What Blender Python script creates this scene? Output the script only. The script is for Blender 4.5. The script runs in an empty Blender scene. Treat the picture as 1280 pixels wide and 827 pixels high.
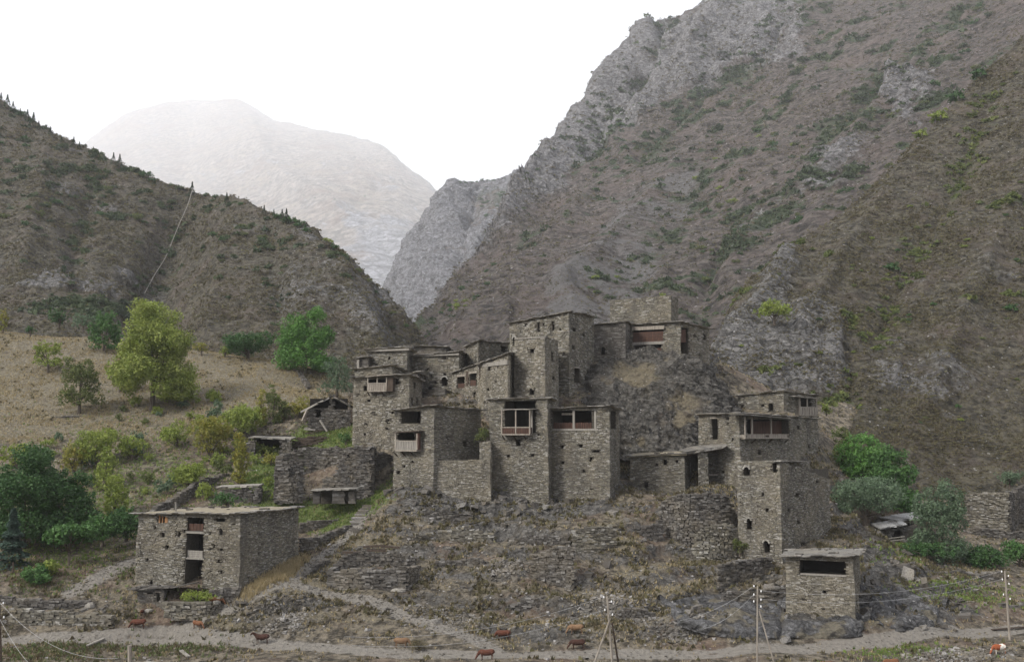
import bpy, math, random
import numpy as np
from mathutils import Vector
R = math.radians
rng = np.random.default_rng(7)
random.seed(7)
scene = bpy.context.scene
COL = scene.collection

# ------------------------------------------------------------------ camera
F = 1340.0                      # focal length in photograph pixels (1280 wide)
CZ = 22.4                       # camera height above the valley road
PITCH = math.atan(126.5 / F)
cam = bpy.data.cameras.new('camera')
cam.sensor_width = 36.0
cam.lens = 36.0 * F / 1280.0
cam.clip_start = 0.5
cam.clip_end = 30000
camo = bpy.data.objects.new('camera', cam)
camo.location = (0, 0, CZ)
camo.rotation_euler = (math.pi / 2 + PITCH, 0, 0)
COL.objects.link(camo)
scene.camera = camo

# ------------------------------------------------------------------ world, sun, exposure
SUN_EL, SUN_AZ = R(40), R(-122)          # azimuth measured from +Y towards +X
world = bpy.data.worlds.new('World')
scene.world = world
world.use_nodes = True
wt = world.node_tree
wt.nodes.clear()
wo = wt.nodes.new('ShaderNodeOutputWorld')
bg = wt.nodes.new('ShaderNodeBackground')
sky = wt.nodes.new('ShaderNodeTexSky')
sky.sky_type = 'NISHITA'
sky.sun_disc = False
sky.sun_elevation = SUN_EL
sky.sun_rotation = SUN_AZ
sky.dust_density = 4.0
sky.air_density = 1.0
mixw = wt.nodes.new('ShaderNodeMix')
mixw.data_type = 'RGBA'
mixw.inputs[0].default_value = 0.72      # thin overcast veil over the blue sky
mixw.inputs[7].default_value = (10.9, 11.0, 11.9, 1)
wt.links.new(sky.outputs[0], mixw.inputs[6])
wt.links.new(mixw.outputs[2], bg.inputs[0])
bg.inputs[1].default_value = 0.083
wt.links.new(bg.outputs[0], wo.inputs[0])
sun = bpy.data.lights.new('sun', 'SUN')
sun.energy = 5.0
sun.angle = R(18)
sun.color = (1.0, 0.965, 0.90)
suno = bpy.data.objects.new('sun', sun)
sd = Vector((math.sin(SUN_AZ) * math.cos(SUN_EL), math.cos(SUN_AZ) * math.cos(SUN_EL), math.sin(SUN_EL)))
suno.rotation_euler = sd.to_track_quat('Z', 'Y').to_euler()
COL.objects.link(suno)
scene.view_settings.view_transform = 'Standard'
scene.view_settings.look = 'None'
scene.view_settings.exposure = 0.60
scene.view_settings.gamma = 1.0
scene.render.engine = 'CYCLES'
cy = scene.cycles
cy.max_bounces = 5
cy.diffuse_bounces = 3
cy.glossy_bounces = 1
cy.transmission_bounces = 1
cy.volume_bounces = 2
cy.transparent_max_bounces = 4
cy.caustics_reflective = False
cy.caustics_refractive = False
cy.use_denoising = True
cy.use_adaptive_sampling = True
cy.adaptive_threshold = 0.02
scene.render.use_persistent_data = False

# ------------------------------------------------------------------ pixel <-> world
CP, SP = math.cos(PITCH), math.sin(PITCH)
def ray(px, py):
    cx = (px - 640.0) / F
    cyy = (413.5 - py) / F
    return cx, CP - cyy * SP, SP + cyy * CP
def P(px, py, D):
    a, b, c = ray(px, py)
    k = D / b
    return np.array([a * k, D, CZ + c * k])
def proj(v):
    v = np.asarray(v, float)
    x, y, z = v[..., 0], v[..., 1], v[..., 2] - CZ
    d = y * CP + z * SP
    u = -y * SP + z * CP
    return 640 + F * x / d, 413.5 - F * u / d

# ------------------------------------------------------------------ noise (numpy)
_pt = np.random.default_rng(3)
PERM = _pt.permutation(4096)
PERM = np.concatenate([PERM, PERM, PERM[:8]])
GR = _pt.normal(size=(4096, 3))
GR /= np.linalg.norm(GR, axis=1)[:, None]
def perlin(p):
    p = np.asarray(p, float)
    i = np.floor(p).astype(np.int64)
    f = p - i
    w = f * f * f * (f * (f * 6 - 15) + 10)
    i &= 2047
    out = 0
    for dx in (0, 1):
        hx = PERM[(i[..., 0] + dx) & 4095]
        for dy in (0, 1):
            hy = PERM[(hx + i[..., 1] + dy) & 4095]
            for dz in (0, 1):
                g = GR[PERM[(hy + i[..., 2] + dz) & 4095]]
                dot = g[..., 0] * (f[..., 0] - dx) + g[..., 1] * (f[..., 1] - dy) + g[..., 2] * (f[..., 2] - dz)
                wx = w[..., 0] if dx else 1 - w[..., 0]
                wy = w[..., 1] if dy else 1 - w[..., 1]
                wz = w[..., 2] if dz else 1 - w[..., 2]
                out = out + dot * wx * wy * wz
    return out * 1.5
def fbm(p, octv=4, gain=0.5):
    a, s, t = 1.0, 0.0, 0.0
    q = np.array(p, float)
    for k in range(octv):
        s = s + a * perlin(q)
        t += a
        a *= gain
        q = q * 2.03 + 17.3
    return s / t
def ridged(p, octv=4, gain=0.55):
    a, s, t = 1.0, 0.0, 0.0
    q = np.array(p, float)
    for k in range(octv):
        s = s + a * (1 - 2.2 * np.abs(perlin(q)))
        t += a
        a *= gain
        q = q * 2.07 + 11.7
    return s / t
def sstep(a, b, x):
    t = np.clip((x - a) / (b - a), 0, 1)
    return t * t * (3 - 2 * t)

# ------------------------------------------------------------------ object helpers
def link(o, parent=None):
    COL.objects.link(o)
    if parent is not None:
        o.parent = parent
    return o
def tag(o, label=None, cat=None, group=None, kind=None):
    if label: o['label'] = label
    if cat: o['category'] = cat
    if group: o['group'] = group
    if kind: o['kind'] = kind
    return o
def thing(name, label, cat, loc, group=None):
    o = bpy.data.objects.new(name, None)
    o.empty_display_size = 0.5
    o.location = tuple(float(c) for c in loc)
    link(o)
    return tag(o, label, cat, group)
def wloc(o):
    l = np.zeros(3)
    while o is not None:
        l = l + np.array(o.location)
        o = o.parent
    return l
def mesh(name, V, Fc, mats, parent=None, rnd=None, midx=None, mask=None, smooth=False, loc=None):
    """V (n,3) in world metres, Fc (m,k) indices (k constant) or list of such arrays."""
    V = np.asarray(V, float)
    Fc = [np.asarray(Fc)]
    Fc = [np.asarray(f) for f in Fc if len(f)]
    off = wloc(parent) if parent is not None else (np.asarray(loc, float) if loc is not None else np.zeros(3))
    V = V - off
    me = bpy.data.meshes.new(name)
    nl = sum(f.size for f in Fc)
    nf = sum(len(f) for f in Fc)
    me.vertices.add(len(V))
    me.vertices.foreach_set('co', V.astype(np.float32).ravel())
    me.loops.add(nl)
    me.loops.foreach_set('vertex_index', np.concatenate([f.ravel() for f in Fc]).astype(np.int32))
    me.polygons.add(nf)
    tot = np.concatenate([np.full(len(f), f.shape[1]) for f in Fc])
    st = np.concatenate([[0], np.cumsum(tot)[:-1]])
    me.polygons.foreach_set('loop_start', st.astype(np.int32))
    me.polygons.foreach_set('loop_total', tot.astype(np.int32))
    if midx is not None:
        me.polygons.foreach_set('material_index', np.asarray(midx).astype(np.int32))
    me.polygons.foreach_set('use_smooth', np.full(nf, bool(smooth)))
    if rnd is not None:
        a = me.attributes.new('rnd', 'FLOAT', 'FACE')
        a.data.foreach_set('value', np.asarray(rnd).astype(np.float32))
    if mask is not None:
        a = me.attributes.new('mask', 'FLOAT_COLOR', 'POINT')
        a.data.foreach_set('color', np.asarray(mask).astype(np.float32).ravel())
    me.update()
    me.validate()
    for m in (mats if isinstance(mats, (list, tuple)) else [mats]):
        me.materials.append(m)
    o = bpy.data.objects.new(name, me)
    if parent is None and loc is not None:
        o.location = tuple(float(c) for c in loc)
    return link(o, parent)
BOXV = np.array([[-1,-1,-1],[1,-1,-1],[1,1,-1],[-1,1,-1],[-1,-1,1],[1,-1,1],[1,1,1],[-1,1,1]], float) * .5
BOXF = np.array([[0,3,2,1],[4,5,6,7],[0,1,5,4],[1,2,6,5],[2,3,7,6],[3,0,4,7]])
def boxes(C, X, Y, Z, S, jit=0.0, r=None, skip=None):
    """many boxes: centre C, unit axes X,Y,Z (n,3), sizes S (n,3) -> V, F"""
    C, X, Y, Z, S = [np.atleast_2d(np.asarray(a, float)) for a in (C, X, Y, Z, S)]
    n = len(C)
    loc = np.repeat(BOXV[None], n, 0)
    if jit:
        loc = loc + (r or rng).uniform(-jit, jit, loc.shape)
    loc = loc * S[:, None, :]
    V = C[:, None] + loc[..., :1] * X[:, None] + loc[..., 1:2] * Y[:, None] + loc[..., 2:3] * Z[:, None]
    BF = BOXF if skip is None else np.delete(BOXF, skip, 0)
    Fc = BF[None] + (np.arange(n) * 8)[:, None, None]
    return V.reshape(-1, 3), Fc.reshape(-1, 4)
def unit(v):
    v = np.asarray(v, float)
    return v / (np.linalg.norm(v) + 1e-12)
def bar(a, b, w, h=None, up=(0, 0, 1)):
    """box from a to b with width w and height h"""
    a, b = np.asarray(a, float), np.asarray(b, float)
    h = w if h is None else h
    x = unit(b - a)
    up = np.asarray(up, float)
    if abs(np.dot(x, up)) > .95: up = np.array([0, 1., 0])
    y = unit(np.cross(up, x)); z = np.cross(x, y)
    return boxes((a + b) / 2, x, y, z, [np.linalg.norm(b - a), w, h])
def tube(pts, rad, seg=6, cap=True):
    pts = np.asarray(pts, float)
    rad = np.broadcast_to(np.asarray(rad, float), (len(pts),)) if np.ndim(rad) < 2 else np.asarray(rad, float)
    V, Fc = [], []
    t0 = unit(pts[-1] - pts[0])
    ref = np.array([0, 0, 1.]) if abs(t0[2]) < .8 else np.array([0, 1., 0])
    for i, p in enumerate(pts):
        t = unit(pts[min(i + 1, len(pts) - 1)] - pts[max(i - 1, 0)])
        a = unit(np.cross(ref, t)); b = np.cross(t, a)
        for k in range(seg):
            th = 2 * math.pi * k / seg
            if np.ndim(rad) == 2: V.append(p + rad[i, 0] * math.cos(th) * a + rad[i, 1] * math.sin(th) * b)
            else: V.append(p + rad[i] * (math.cos(th) * a + math.sin(th) * b))
    n = len(pts)
    for i in range(n - 1):
        for k in range(seg):
            k2 = (k + 1) % seg
            Fc.append([i * seg + k, i * seg + k2, (i + 1) * seg + k2, (i + 1) * seg + k])
    if cap:
        V.append(pts[0]); V.append(pts[-1])
        c0, c1 = len(V) - 2, len(V) - 1
        for k in range(0, seg, 2):
            k1, k2 = (k + 1) % seg, (k + 2) % seg
            Fc.append([c0, k2, k1, k]); b_ = (n - 1) * seg
            Fc.append([c1, b_ + k, b_ + k1, b_ + k2])
    return np.array(V), np.array(Fc)
def merge(parts):
    Vs, Fs, o = [], [], 0
    for v, f in parts:
        Vs.append(v); Fs.append(np.asarray(f) + o); o += len(v)
    return np.concatenate(Vs), np.concatenate(Fs)

# ------------------------------------------------------------------ materials
def newmat(name):
    m = bpy.data.materials.new(name)
    m.use_nodes = True
    nt = m.node_tree
    b = nt.nodes['Principled BSDF']
    b.inputs['Roughness'].default_value = 0.9
    b.inputs['Specular IOR Level'].default_value = 0.2
    return m, nt, b
class N:
    def __init__(s, nt): s.nt = nt; s.co = None
    def n(s, t, **k):
        x = s.nt.nodes.new(t)
        for a, v in k.items(): setattr(x, a, v)
        return x
    def l(s, a, b): s.nt.links.new(a, b)
    def pos(s, scale=(1, 1, 1)):
        if s.co is None:
            s.co = s.n('ShaderNodeNewGeometry').outputs['Position']
        if scale == (1, 1, 1): return s.co
        m = s.n('ShaderNodeMapping'); m.inputs['Scale'].default_value = scale
        s.l(s.co, m.inputs[0]); return m.outputs[0]
    def noise(s, scale, det=4, rough=.6, stretch=(1, 1, 1), dist=0.0):
        x = s.n('ShaderNodeTexNoise'); s.l(s.pos(stretch), x.inputs['Vector'])
        x.inputs['Scale'].default_value = scale; x.inputs['Detail'].default_value = det
        x.inputs['Roughness'].default_value = rough; x.inputs['Distortion'].default_value = dist
        return x.outputs['Fac']
    def vor(s, scale, stretch=(1, 1, 1), feature='F1', out='Color', rand=1.0):
        x = s.n('ShaderNodeTexVoronoi', feature=feature); s.l(s.pos(stretch), x.inputs['Vector'])
        x.inputs['Scale'].default_value = scale; x.inputs['Randomness'].default_value = rand
        return x.outputs[out]
    def ramp(s, fac, stops, interp='LINEAR'):
        x = s.n('ShaderNodeValToRGB'); x.color_ramp.interpolation = interp
        e = x.color_ramp.elements
        while len(e) < len(stops): e.new(0.5)
        for q, (p, c) in zip(e, stops):
            q.position = p; q.color = tuple(c) + (1,) if len(c) == 3 else c
        s.l(fac, x.inputs[0]); return x.outputs[0]
    def mix(s, fac, a, b, mode='MIX'):
        x = s.n('ShaderNodeMix', data_type='RGBA', blend_type=mode)
        for v, i in ((fac, 0), (a, 6), (b, 7)):
            if isinstance(v, (int, float)): x.inputs[i].default_value = v
            elif isinstance(v, tuple): x.inputs[i].default_value = v if len(v) == 4 else v + (1,)
            else: s.l(v, x.inputs[i])
        return x.outputs[2]
    def math(s, op, a, b=None, clamp=False):
        x = s.n('ShaderNodeMath', operation=op, use_clamp=clamp)
        for v, i in ((a, 0), (b, 1)):
            if v is None: continue
            if isinstance(v, (int, float)): x.inputs[i].default_value = v
            else: s.l(v, x.inputs[i])
        return x.outputs[0]
    def attr(s, name, out='Fac'):
        x = s.n('ShaderNodeAttribute', attribute_name=name); return x.outputs[out]
    def bump(s, h, strength, dist, b):
        x = s.n('ShaderNodeBump'); x.inputs['Strength'].default_value = strength
        x.inputs['Distance'].default_value = dist
        s.l(h, x.inputs['Height']); s.l(x.outputs[0], b.inputs['Normal'])
def stone_mat(name, cols, dirt=(.06, .05, .04), tint=(.5, .46, .38), tfac=.35):
    """masonry: per stone colour from the rnd attribute, weather patches on top"""
    m, nt, b = newmat(name); s = N(nt)
    r = s.attr('rnd')
    n = len(cols)
    c = s.ramp(r, [(i / n, k) for i, k in enumerate(cols)], 'CONSTANT')
    c = s.mix(s.math('MULTIPLY', s.ramp(s.noise(.35, 5, .65), [(.42, (0,) * 3), (.68, (1,) * 3)]), tfac), c, tint, 'MULTIPLY')
    c = s.mix(s.math('MULTIPLY', s.ramp(s.noise(.25, 4, .6), [(.48, (0,) * 3), (.62, (1,) * 3)]), .3), c, (.25, .215, .155))
    c = s.mix(s.math('MULTIPLY', s.ramp(s.noise(.45, 4, .6, (1, 1, .35)), [(.5, (0,) * 3), (.65, (1,) * 3)]), .45), c, (.06, .058, .055))
    g = s.noise(6, 5, .7)
    c = s.mix(s.ramp(g, [(.35, (.7,) * 3), (.6, (0,) * 3)]), c, dirt)
    s.l(c, b.inputs['Base Color'])
    s.bump(s.noise(9, 5, .7), .7, .05, b)
    return m
def flat_mat(name, c1, c2, scale=3, stretch=(1, 1, 1), bump=.4, rough=.85):
    m, nt, b = newmat(name); s = N(nt)
    f = s.noise(scale, 5, .65, stretch)
    s.l(s.ramp(f, [(.3, c1), (.7, c2)]), b.inputs['Base Color'])
    b.inputs['Roughness'].default_value = rough
    s.bump(f, bump, .05, b)
    return m
def leaf_mat(name, cols):
    m, nt, b = newmat(name); s = N(nt)
    n = len(cols)
    c = s.ramp(s.attr('rnd'), [(i / max(1, n - 1), k) for i, k in enumerate(cols)])
    c = s.mix(s.ramp(s.noise(.5, 3), [(.4, (0,) * 3), (.65, (.35,) * 3)]), c, cols[-1])
    s.l(c, b.inputs['Base Color'])
    b.inputs['Roughness'].default_value = .6
    tr = s.n('ShaderNodeBsdfTranslucent'); s.l(c, tr.inputs[0])
    mx = s.n('ShaderNodeMixShader'); mx.inputs[0].default_value = .3
    s.l(b.outputs[0], mx.inputs[1]); s.l(tr.outputs[0], mx.inputs[2])
    s.l(mx.outputs[0], nt.nodes['Material Output'].inputs[0])
    return m
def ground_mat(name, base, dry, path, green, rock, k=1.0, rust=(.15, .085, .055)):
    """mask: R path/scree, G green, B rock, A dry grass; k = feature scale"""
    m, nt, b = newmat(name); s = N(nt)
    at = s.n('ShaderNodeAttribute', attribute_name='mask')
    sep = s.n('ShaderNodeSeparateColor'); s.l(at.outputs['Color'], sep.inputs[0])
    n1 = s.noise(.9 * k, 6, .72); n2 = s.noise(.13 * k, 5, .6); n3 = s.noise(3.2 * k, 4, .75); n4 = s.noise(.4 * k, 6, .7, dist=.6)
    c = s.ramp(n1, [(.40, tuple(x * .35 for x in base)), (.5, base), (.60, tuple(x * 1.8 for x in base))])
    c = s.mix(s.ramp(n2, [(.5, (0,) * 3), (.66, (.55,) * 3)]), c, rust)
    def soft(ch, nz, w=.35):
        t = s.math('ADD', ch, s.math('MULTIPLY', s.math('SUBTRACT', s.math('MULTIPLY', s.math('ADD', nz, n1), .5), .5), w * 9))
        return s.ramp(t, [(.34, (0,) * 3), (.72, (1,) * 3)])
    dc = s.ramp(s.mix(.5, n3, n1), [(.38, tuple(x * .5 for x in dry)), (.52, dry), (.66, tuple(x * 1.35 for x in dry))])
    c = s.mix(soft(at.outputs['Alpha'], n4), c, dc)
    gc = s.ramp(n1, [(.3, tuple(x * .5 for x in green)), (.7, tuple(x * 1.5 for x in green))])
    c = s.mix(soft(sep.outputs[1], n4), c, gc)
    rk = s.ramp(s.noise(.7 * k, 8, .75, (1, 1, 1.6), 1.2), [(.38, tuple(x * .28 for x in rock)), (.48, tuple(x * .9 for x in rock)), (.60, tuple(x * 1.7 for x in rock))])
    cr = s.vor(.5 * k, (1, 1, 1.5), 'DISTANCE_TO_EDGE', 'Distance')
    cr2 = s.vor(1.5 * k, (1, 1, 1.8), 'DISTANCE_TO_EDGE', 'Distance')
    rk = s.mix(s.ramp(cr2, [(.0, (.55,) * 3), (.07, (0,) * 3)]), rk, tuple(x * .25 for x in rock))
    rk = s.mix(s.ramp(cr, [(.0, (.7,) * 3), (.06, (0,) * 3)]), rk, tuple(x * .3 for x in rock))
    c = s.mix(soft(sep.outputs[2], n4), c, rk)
    # small pale stones and dark pockets
    v = s.vor(1.7 * k, (1, 1, 1), 'F1', 'Distance')
    vc = s.vor(1.7 * k, (1, 1, 1), 'F1', 'Color')
    sv = s.n('ShaderNodeSeparateColor'); s.l(vc, sv.inputs[0])
    st = s.math('MULTIPLY', s.ramp(v, [(.18, (1,) * 3), (.24, (0,) * 3)]), s.ramp(sv.outputs[0], [(.80, (0,) * 3), (.84, (1,) * 3)]))
    c = s.mix(s.math('MULTIPLY', st, .7), c, (.34, .33, .32))
    dk = s.math('MULTIPLY', s.ramp(v, [(.15, (1,) * 3), (.35, (0,) * 3)]), s.ramp(sv.outputs[1], [(.55, (0,) * 3), (.6, (1,) * 3)]))
    c = s.mix(s.math('MULTIPLY', dk, .55), c, (.035, .035, .025))
    pc = s.ramp(n3, [(.3, tuple(x * .8 for x in path)), (.7, tuple(x * 1.12 for x in path))])
    c = s.mix(s.math('MULTIPLY', soft(sep.outputs[0], n1, .2), .9), c, pc)
    s.l(c, b.inputs['Base Color'])
    h = s.math('ADD', s.noise(1.6 * k, 8, .78), s.math('MULTIPLY', v, .6))
    s.bump(h, 1.0, .5 / k, b)
    return m
M = {}
M['stone'] = stone_mat('grey_brown_masonry', [(.135,.128,.108),(.18,.17,.142),(.088,.083,.07),(.235,.224,.19),(.155,.147,.122),(.32,.31,.285),(.108,.102,.086),(.20,.182,.138)])
M['stone_dark'] = stone_mat('dark_slate_masonry', [(.085,.08,.074),(.115,.108,.10),(.06,.057,.053),(.15,.142,.132),(.10,.094,.087),(.205,.198,.187),(.073,.068,.063)])
M['stone_warm'] = stone_mat('tan_masonry', [(.175,.161,.128),(.225,.208,.165),(.125,.115,.094),(.275,.255,.207),(.198,.182,.146),(.34,.327,.295),(.145,.133,.108)])
M['mortar'] = flat_mat('dark_wall_core', (.035,.031,.026), (.075,.066,.052), 4)
M['inner_shade'] = flat_mat('shade_black_interior', (.006,.005,.004), (.014,.011,.009), 2)  # near black colour stands in for the shade inside openings
M['slate'] = stone_mat('slate_roof', [(.18,.175,.16),(.24,.23,.21),(.13,.127,.12),(.30,.29,.27),(.2,.19,.17)], tfac=.15)
M['roof_earth'] = flat_mat('earth_roof', (.14,.12,.085), (.25,.22,.16), 1.2)
M['wood'] = flat_mat('weathered_timber', (.13,.11,.09), (.30,.27,.23), 5, (1, 1, .15))
M['wood_dark'] = flat_mat('dark_timber', (.03,.022,.017), (.085,.065,.05), 5, (1, 1, .2))
M['wood_red'] = flat_mat('reddish_timber', (.04,.024,.018), (.085,.046,.034), 5, (1, 1, .2))
M['wood_orange'] = flat_mat('fresh_orange_timber', (.20,.10,.045), (.30,.17,.08), 5)
M['wood_pale'] = flat_mat('pale_planks', (.14,.13,.115), (.26,.243,.215), 5, (1, 1, .15))
M['bark'] = flat_mat('bark', (.045,.035,.028), (.12,.10,.08), 4, (1, 1, .3))
M['white'] = flat_mat('white_ceramic', (.7,.7,.7), (.8,.8,.8), 4, rough=.3)
M['metal'] = flat_mat('galvanised_wire', (.30,.30,.30), (.42,.42,.42), 4)
M['rubble'] = stone_mat('rubble_stone', [(.12,.112,.10),(.17,.16,.145),(.085,.08,.072),(.22,.21,.195),(.145,.135,.12),(.31,.30,.29),(.11,.10,.08)], tfac=.1)
M['leaf_yellow'] = leaf_mat('yellow_green_leaves', [(.11,.16,.03),(.19,.24,.05),(.29,.32,.09)])
M['leaf_green'] = leaf_mat('bright_green_leaves', [(.035,.082,.024),(.055,.125,.034),(.09,.17,.052)])
M['leaf_dark'] = leaf_mat('dark_green_leaves', [(.024,.06,.02),(.042,.095,.03),(.065,.125,.04)])
M['leaf_olive'] = leaf_mat('olive_green_leaves', [(.055,.075,.025),(.09,.115,.035),(.14,.16,.05)])
M['leaf_willow'] = leaf_mat('grey_green_leaves', [(.055,.09,.05),(.09,.135,.08),(.13,.18,.105)])
M['leaf_autumn'] = leaf_mat('autumn_leaves', [(.13,.15,.03),(.20,.21,.04),(.26,.22,.05)])
M['leaf_lime'] = leaf_mat('lime_green_leaves', [(.11,.16,.03),(.18,.23,.045),(.25,.29,.07)])
M['needle'] = leaf_mat('dark_needles', [(.012,.035,.014),(.022,.05,.02),(.035,.07,.03)])
M['needle_blue'] = leaf_mat('blue_green_needles', [(.03,.055,.042),(.045,.075,.055),(.065,.10,.078)])
M['grass_dry'] = leaf_mat('dry_grass_blades', [(.20,.155,.08),(.30,.24,.13),(.36,.30,.18)])
M['grass_green'] = leaf_mat('green_grass_blades', [(.07,.12,.025),(.12,.18,.04),(.17,.20,.06)])
M['scrub'] = leaf_mat('brown_scrub_leaves', [(.06,.055,.03),(.10,.08,.05),(.13,.12,.06)])
M['brush'] = leaf_mat('dull_green_brush', [(.030,.048,.026),(.05,.072,.036),(.075,.098,.045)])
M['pale_slate'] = stone_mat('pale_slate_roof', [(.34,.34,.34),(.44,.44,.44),(.26,.26,.26)], tfac=.1)
M['leaf_bright'] = leaf_mat('bright_fresh_leaves', [(.045,.115,.025),(.08,.18,.038),(.12,.24,.06)])
M['weeds'] = leaf_mat('reddish_green_weeds', [(.10,.06,.04),(.09,.09,.04),(.10,.14,.05)])
M['ground'] = ground_mat('stony_ground', (.112,.096,.072), (.158,.138,.098), (.225,.208,.182), (.09,.115,.035), (.095,.09,.083), rust=(.15,.10,.075))
M['slope'] = ground_mat('scrubby_slope', (.056,.050,.037), (.092,.081,.055), (.13,.126,.12), (.038,.052,.022), (.118,.114,.110), .55, (.10,.078,.065))
M['slope_far'] = ground_mat('far_scrubby_slope', (.066,.056,.050), (.10,.085,.066), (.118,.114,.112), (.036,.050,.025), (.145,.141,.143), .22, (.12,.092,.082))
M['cliff'] = ground_mat('grey_cliff', (.10,.092,.085), (.14,.112,.09), (.17,.17,.17), (.035,.05,.03), (.145,.145,.155), .16)
M['bedrock'] = ground_mat('blue_grey_bedrock', (.085,.08,.074), (.14,.125,.095), (.2,.2,.2), (.08,.10,.04), (.098,.097,.098), .9, (.08,.075,.07))
M['crag'] = ground_mat('dark_layered_crag', (.075,.068,.056), (.135,.115,.08), (.2,.2,.2), (.07,.08,.035), (.082,.077,.069), 1.1, (.085,.065,.05))
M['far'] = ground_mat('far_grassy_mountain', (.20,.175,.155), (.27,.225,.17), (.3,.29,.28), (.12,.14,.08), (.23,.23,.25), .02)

# ------------------------------------------------------------------ near terrain (one height field)
GP = [  # (px, py, distance): where the ground is seen at that pixel
 (-200,827,106),(0,827,106),(320,827,105),(640,827,104.6),(960,827,104.6),(1280,827,106),(1500,827,106),
 (-200,797,116),(0,797,116),(200,790,118),(330,803,114),(500,815,109),(640,817,108.5),(760,815,109),(900,815,109),(1000,810,110.5),(1100,800,113.5),(1200,790,118),(1280,784,121),(1480,775,126),
 (0,770,119),(100,770,119),(150,752,121),(0,735,123),(70,742,123),(200,760,119.5),(235,745,121),(300,738,121.5),(170,740,124),(130,715,127),
 (376,694,134),(350,732,121.5),(440,665,140),(400,700,131),(320,770,117),(420,762,119),(480,757,120),(560,790,113.5),(470,742,122),
 (420,738,124),(520,738,124),(430,700,131),(520,700,131),(480,665,137),(487,628,144),(250,770,118),
 (600,770,118),(600,740,123),(600,700,130),(600,660,137.5),(600,628,144),(600,612,147),(500,612,147),
 (720,742,122),(700,700,129),(700,665,134),(760,655,137),(760,620,145),(770,612,147),(680,612,147),
 (840,770,117),(840,730,124),(800,690,131),(795,655,138),(800,617,148),(860,614,147.5),(870,618,142),(870,700,134),(835,698,133.5),(905,702,133.5),(925,712,131),(760,700,129),
 (900,770,116),(880,790,113.5),(893,764,121.5),(945,752,121.8),(930,712,129),(905,716,127.5),(1050,700,128),(980,785,114.5),(1070,785,114.5),(1020,790,114),
 (1075,720,124),(1048,670,137),(1110,690,133),(1100,740,124),(1150,765,120),(1200,762,124),(1280,752,128),(1200,728,133),(1280,715,138),
 (1180,705,140),(1230,692,152),(1290,690,154),(1400,690,154),(1120,682,146),(1165,692,146),(1100,672,148),(1090,620,158),
 (1280,612,184),(1200,608,182),(1100,590,178),(1060,560,185),(1050,500,200),(1400,600,190),(1500,600,195),
 (640,500,163),(520,560,157),(450,560,158),(560,500,166),(520,500,169),(700,480,168),(745,455,171),(800,442,174),(840,440,175),(885,470,176),
 (800,425,182),(870,430,185),(760,425,184),
 (745,520,161),(800,500,166.5),(800,560,158),(850,500,167),(870,560,158),(895,520,168),(905,560,162),(760,560,158),(830,590,153),
 (960,570,157),(1000,520,166),(1010,572,158),(1060,640,149),(1075,652,156),(1055,610,168),(930,500,175),(980,500,180),
 (374,655,146),(300,640,146),(200,628,149),(330,622,151),(347,615,152),(470,612,152),(400,610,153),(484,590,155),
 (312,562,170),(365,562,170),(380,528,177),(440,528,176),(430,560,164),
 (0,705,131),(60,705,131),(120,690,137),(170,660,143),(0,640,150),(100,600,160),(200,570,168),(0,540,181),(100,525,186),(190,510,191),(300,485,200),
 (0,470,208),(100,452,215),(200,460,212),(0,414,235),(120,422,232),(250,439,226),(340,451,222),(430,470,214),(420,492,196),(250,470,208),(-200,414,235),(-200,540,181),(-200,700,131),
]
CPt = np.array([P(*g) for g in GP])
extra = [(x, 60, -6) for x in range(-90, 100, 30)] + [(x, 85, -4.5) for x in range(-90, 100, 20)]
extra += [(-100,262,36),(-60,262,33),(-30,250,27),(0,225,22),(10,200,24),(35,215,22),(60,230,24),(90,240,24),(-110,300,36),(-60,300,26),(-20,300,20),(20,300,18),(80,300,24),(140,300,30),(-30,200,24),(-15,190,24),(-180,300,50),(130,230,25)]
CPt = np.concatenate([CPt, np.array(extra, float)])
def rbf_fit(pts, c=2.5):
    n = len(pts)
    d = np.sqrt(((pts[:, None, :2] - pts[None, :, :2]) ** 2).sum(-1) + c * c)
    A = np.zeros((n + 3, n + 3)); A[:n, :n] = d - np.eye(n) * .15
    A[:n, n] = 1; A[:n, n + 1:] = pts[:, :2]; A[n, :n] = 1; A[n + 1:, :n] = pts[:, :2].T
    w = np.linalg.solve(A, np.concatenate([pts[:, 2], np.zeros(3)]))
    return w
RW = rbf_fit(CPt)
def rbf(x, y, c=2.5):
    x, y = np.asarray(x, float), np.asarray(y, float)
    s = RW[-3] + RW[-2] * x + RW[-1] * y
    for i, p in enumerate(CPt):
        s = s + RW[i] * np.sqrt((x - p[0]) ** 2 + (y - p[1]) ** 2 + c * c)
    return s
NX, NY = 500, 350
ty = np.linspace(0, 1, NY)
GY = 62 + 243 * (0.55 * ty + 0.45 * ty ** 3) + 0.0
GT = np.linspace(-0.64, 0.68, NX)
XX = GT[None, :] * GY[:, None]
YY = np.repeat(GY[:, None], NX, 1)
ZZ = rbf(XX, YY)
P0 = np.stack([XX, YY, ZZ], -1)
gpx, gpy = proj(P0)
def blob(px, py, rx, ry):
    return np.exp(-((gpx - px) / rx) ** 2 - ((gpy - py) / ry) ** 2)
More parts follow.
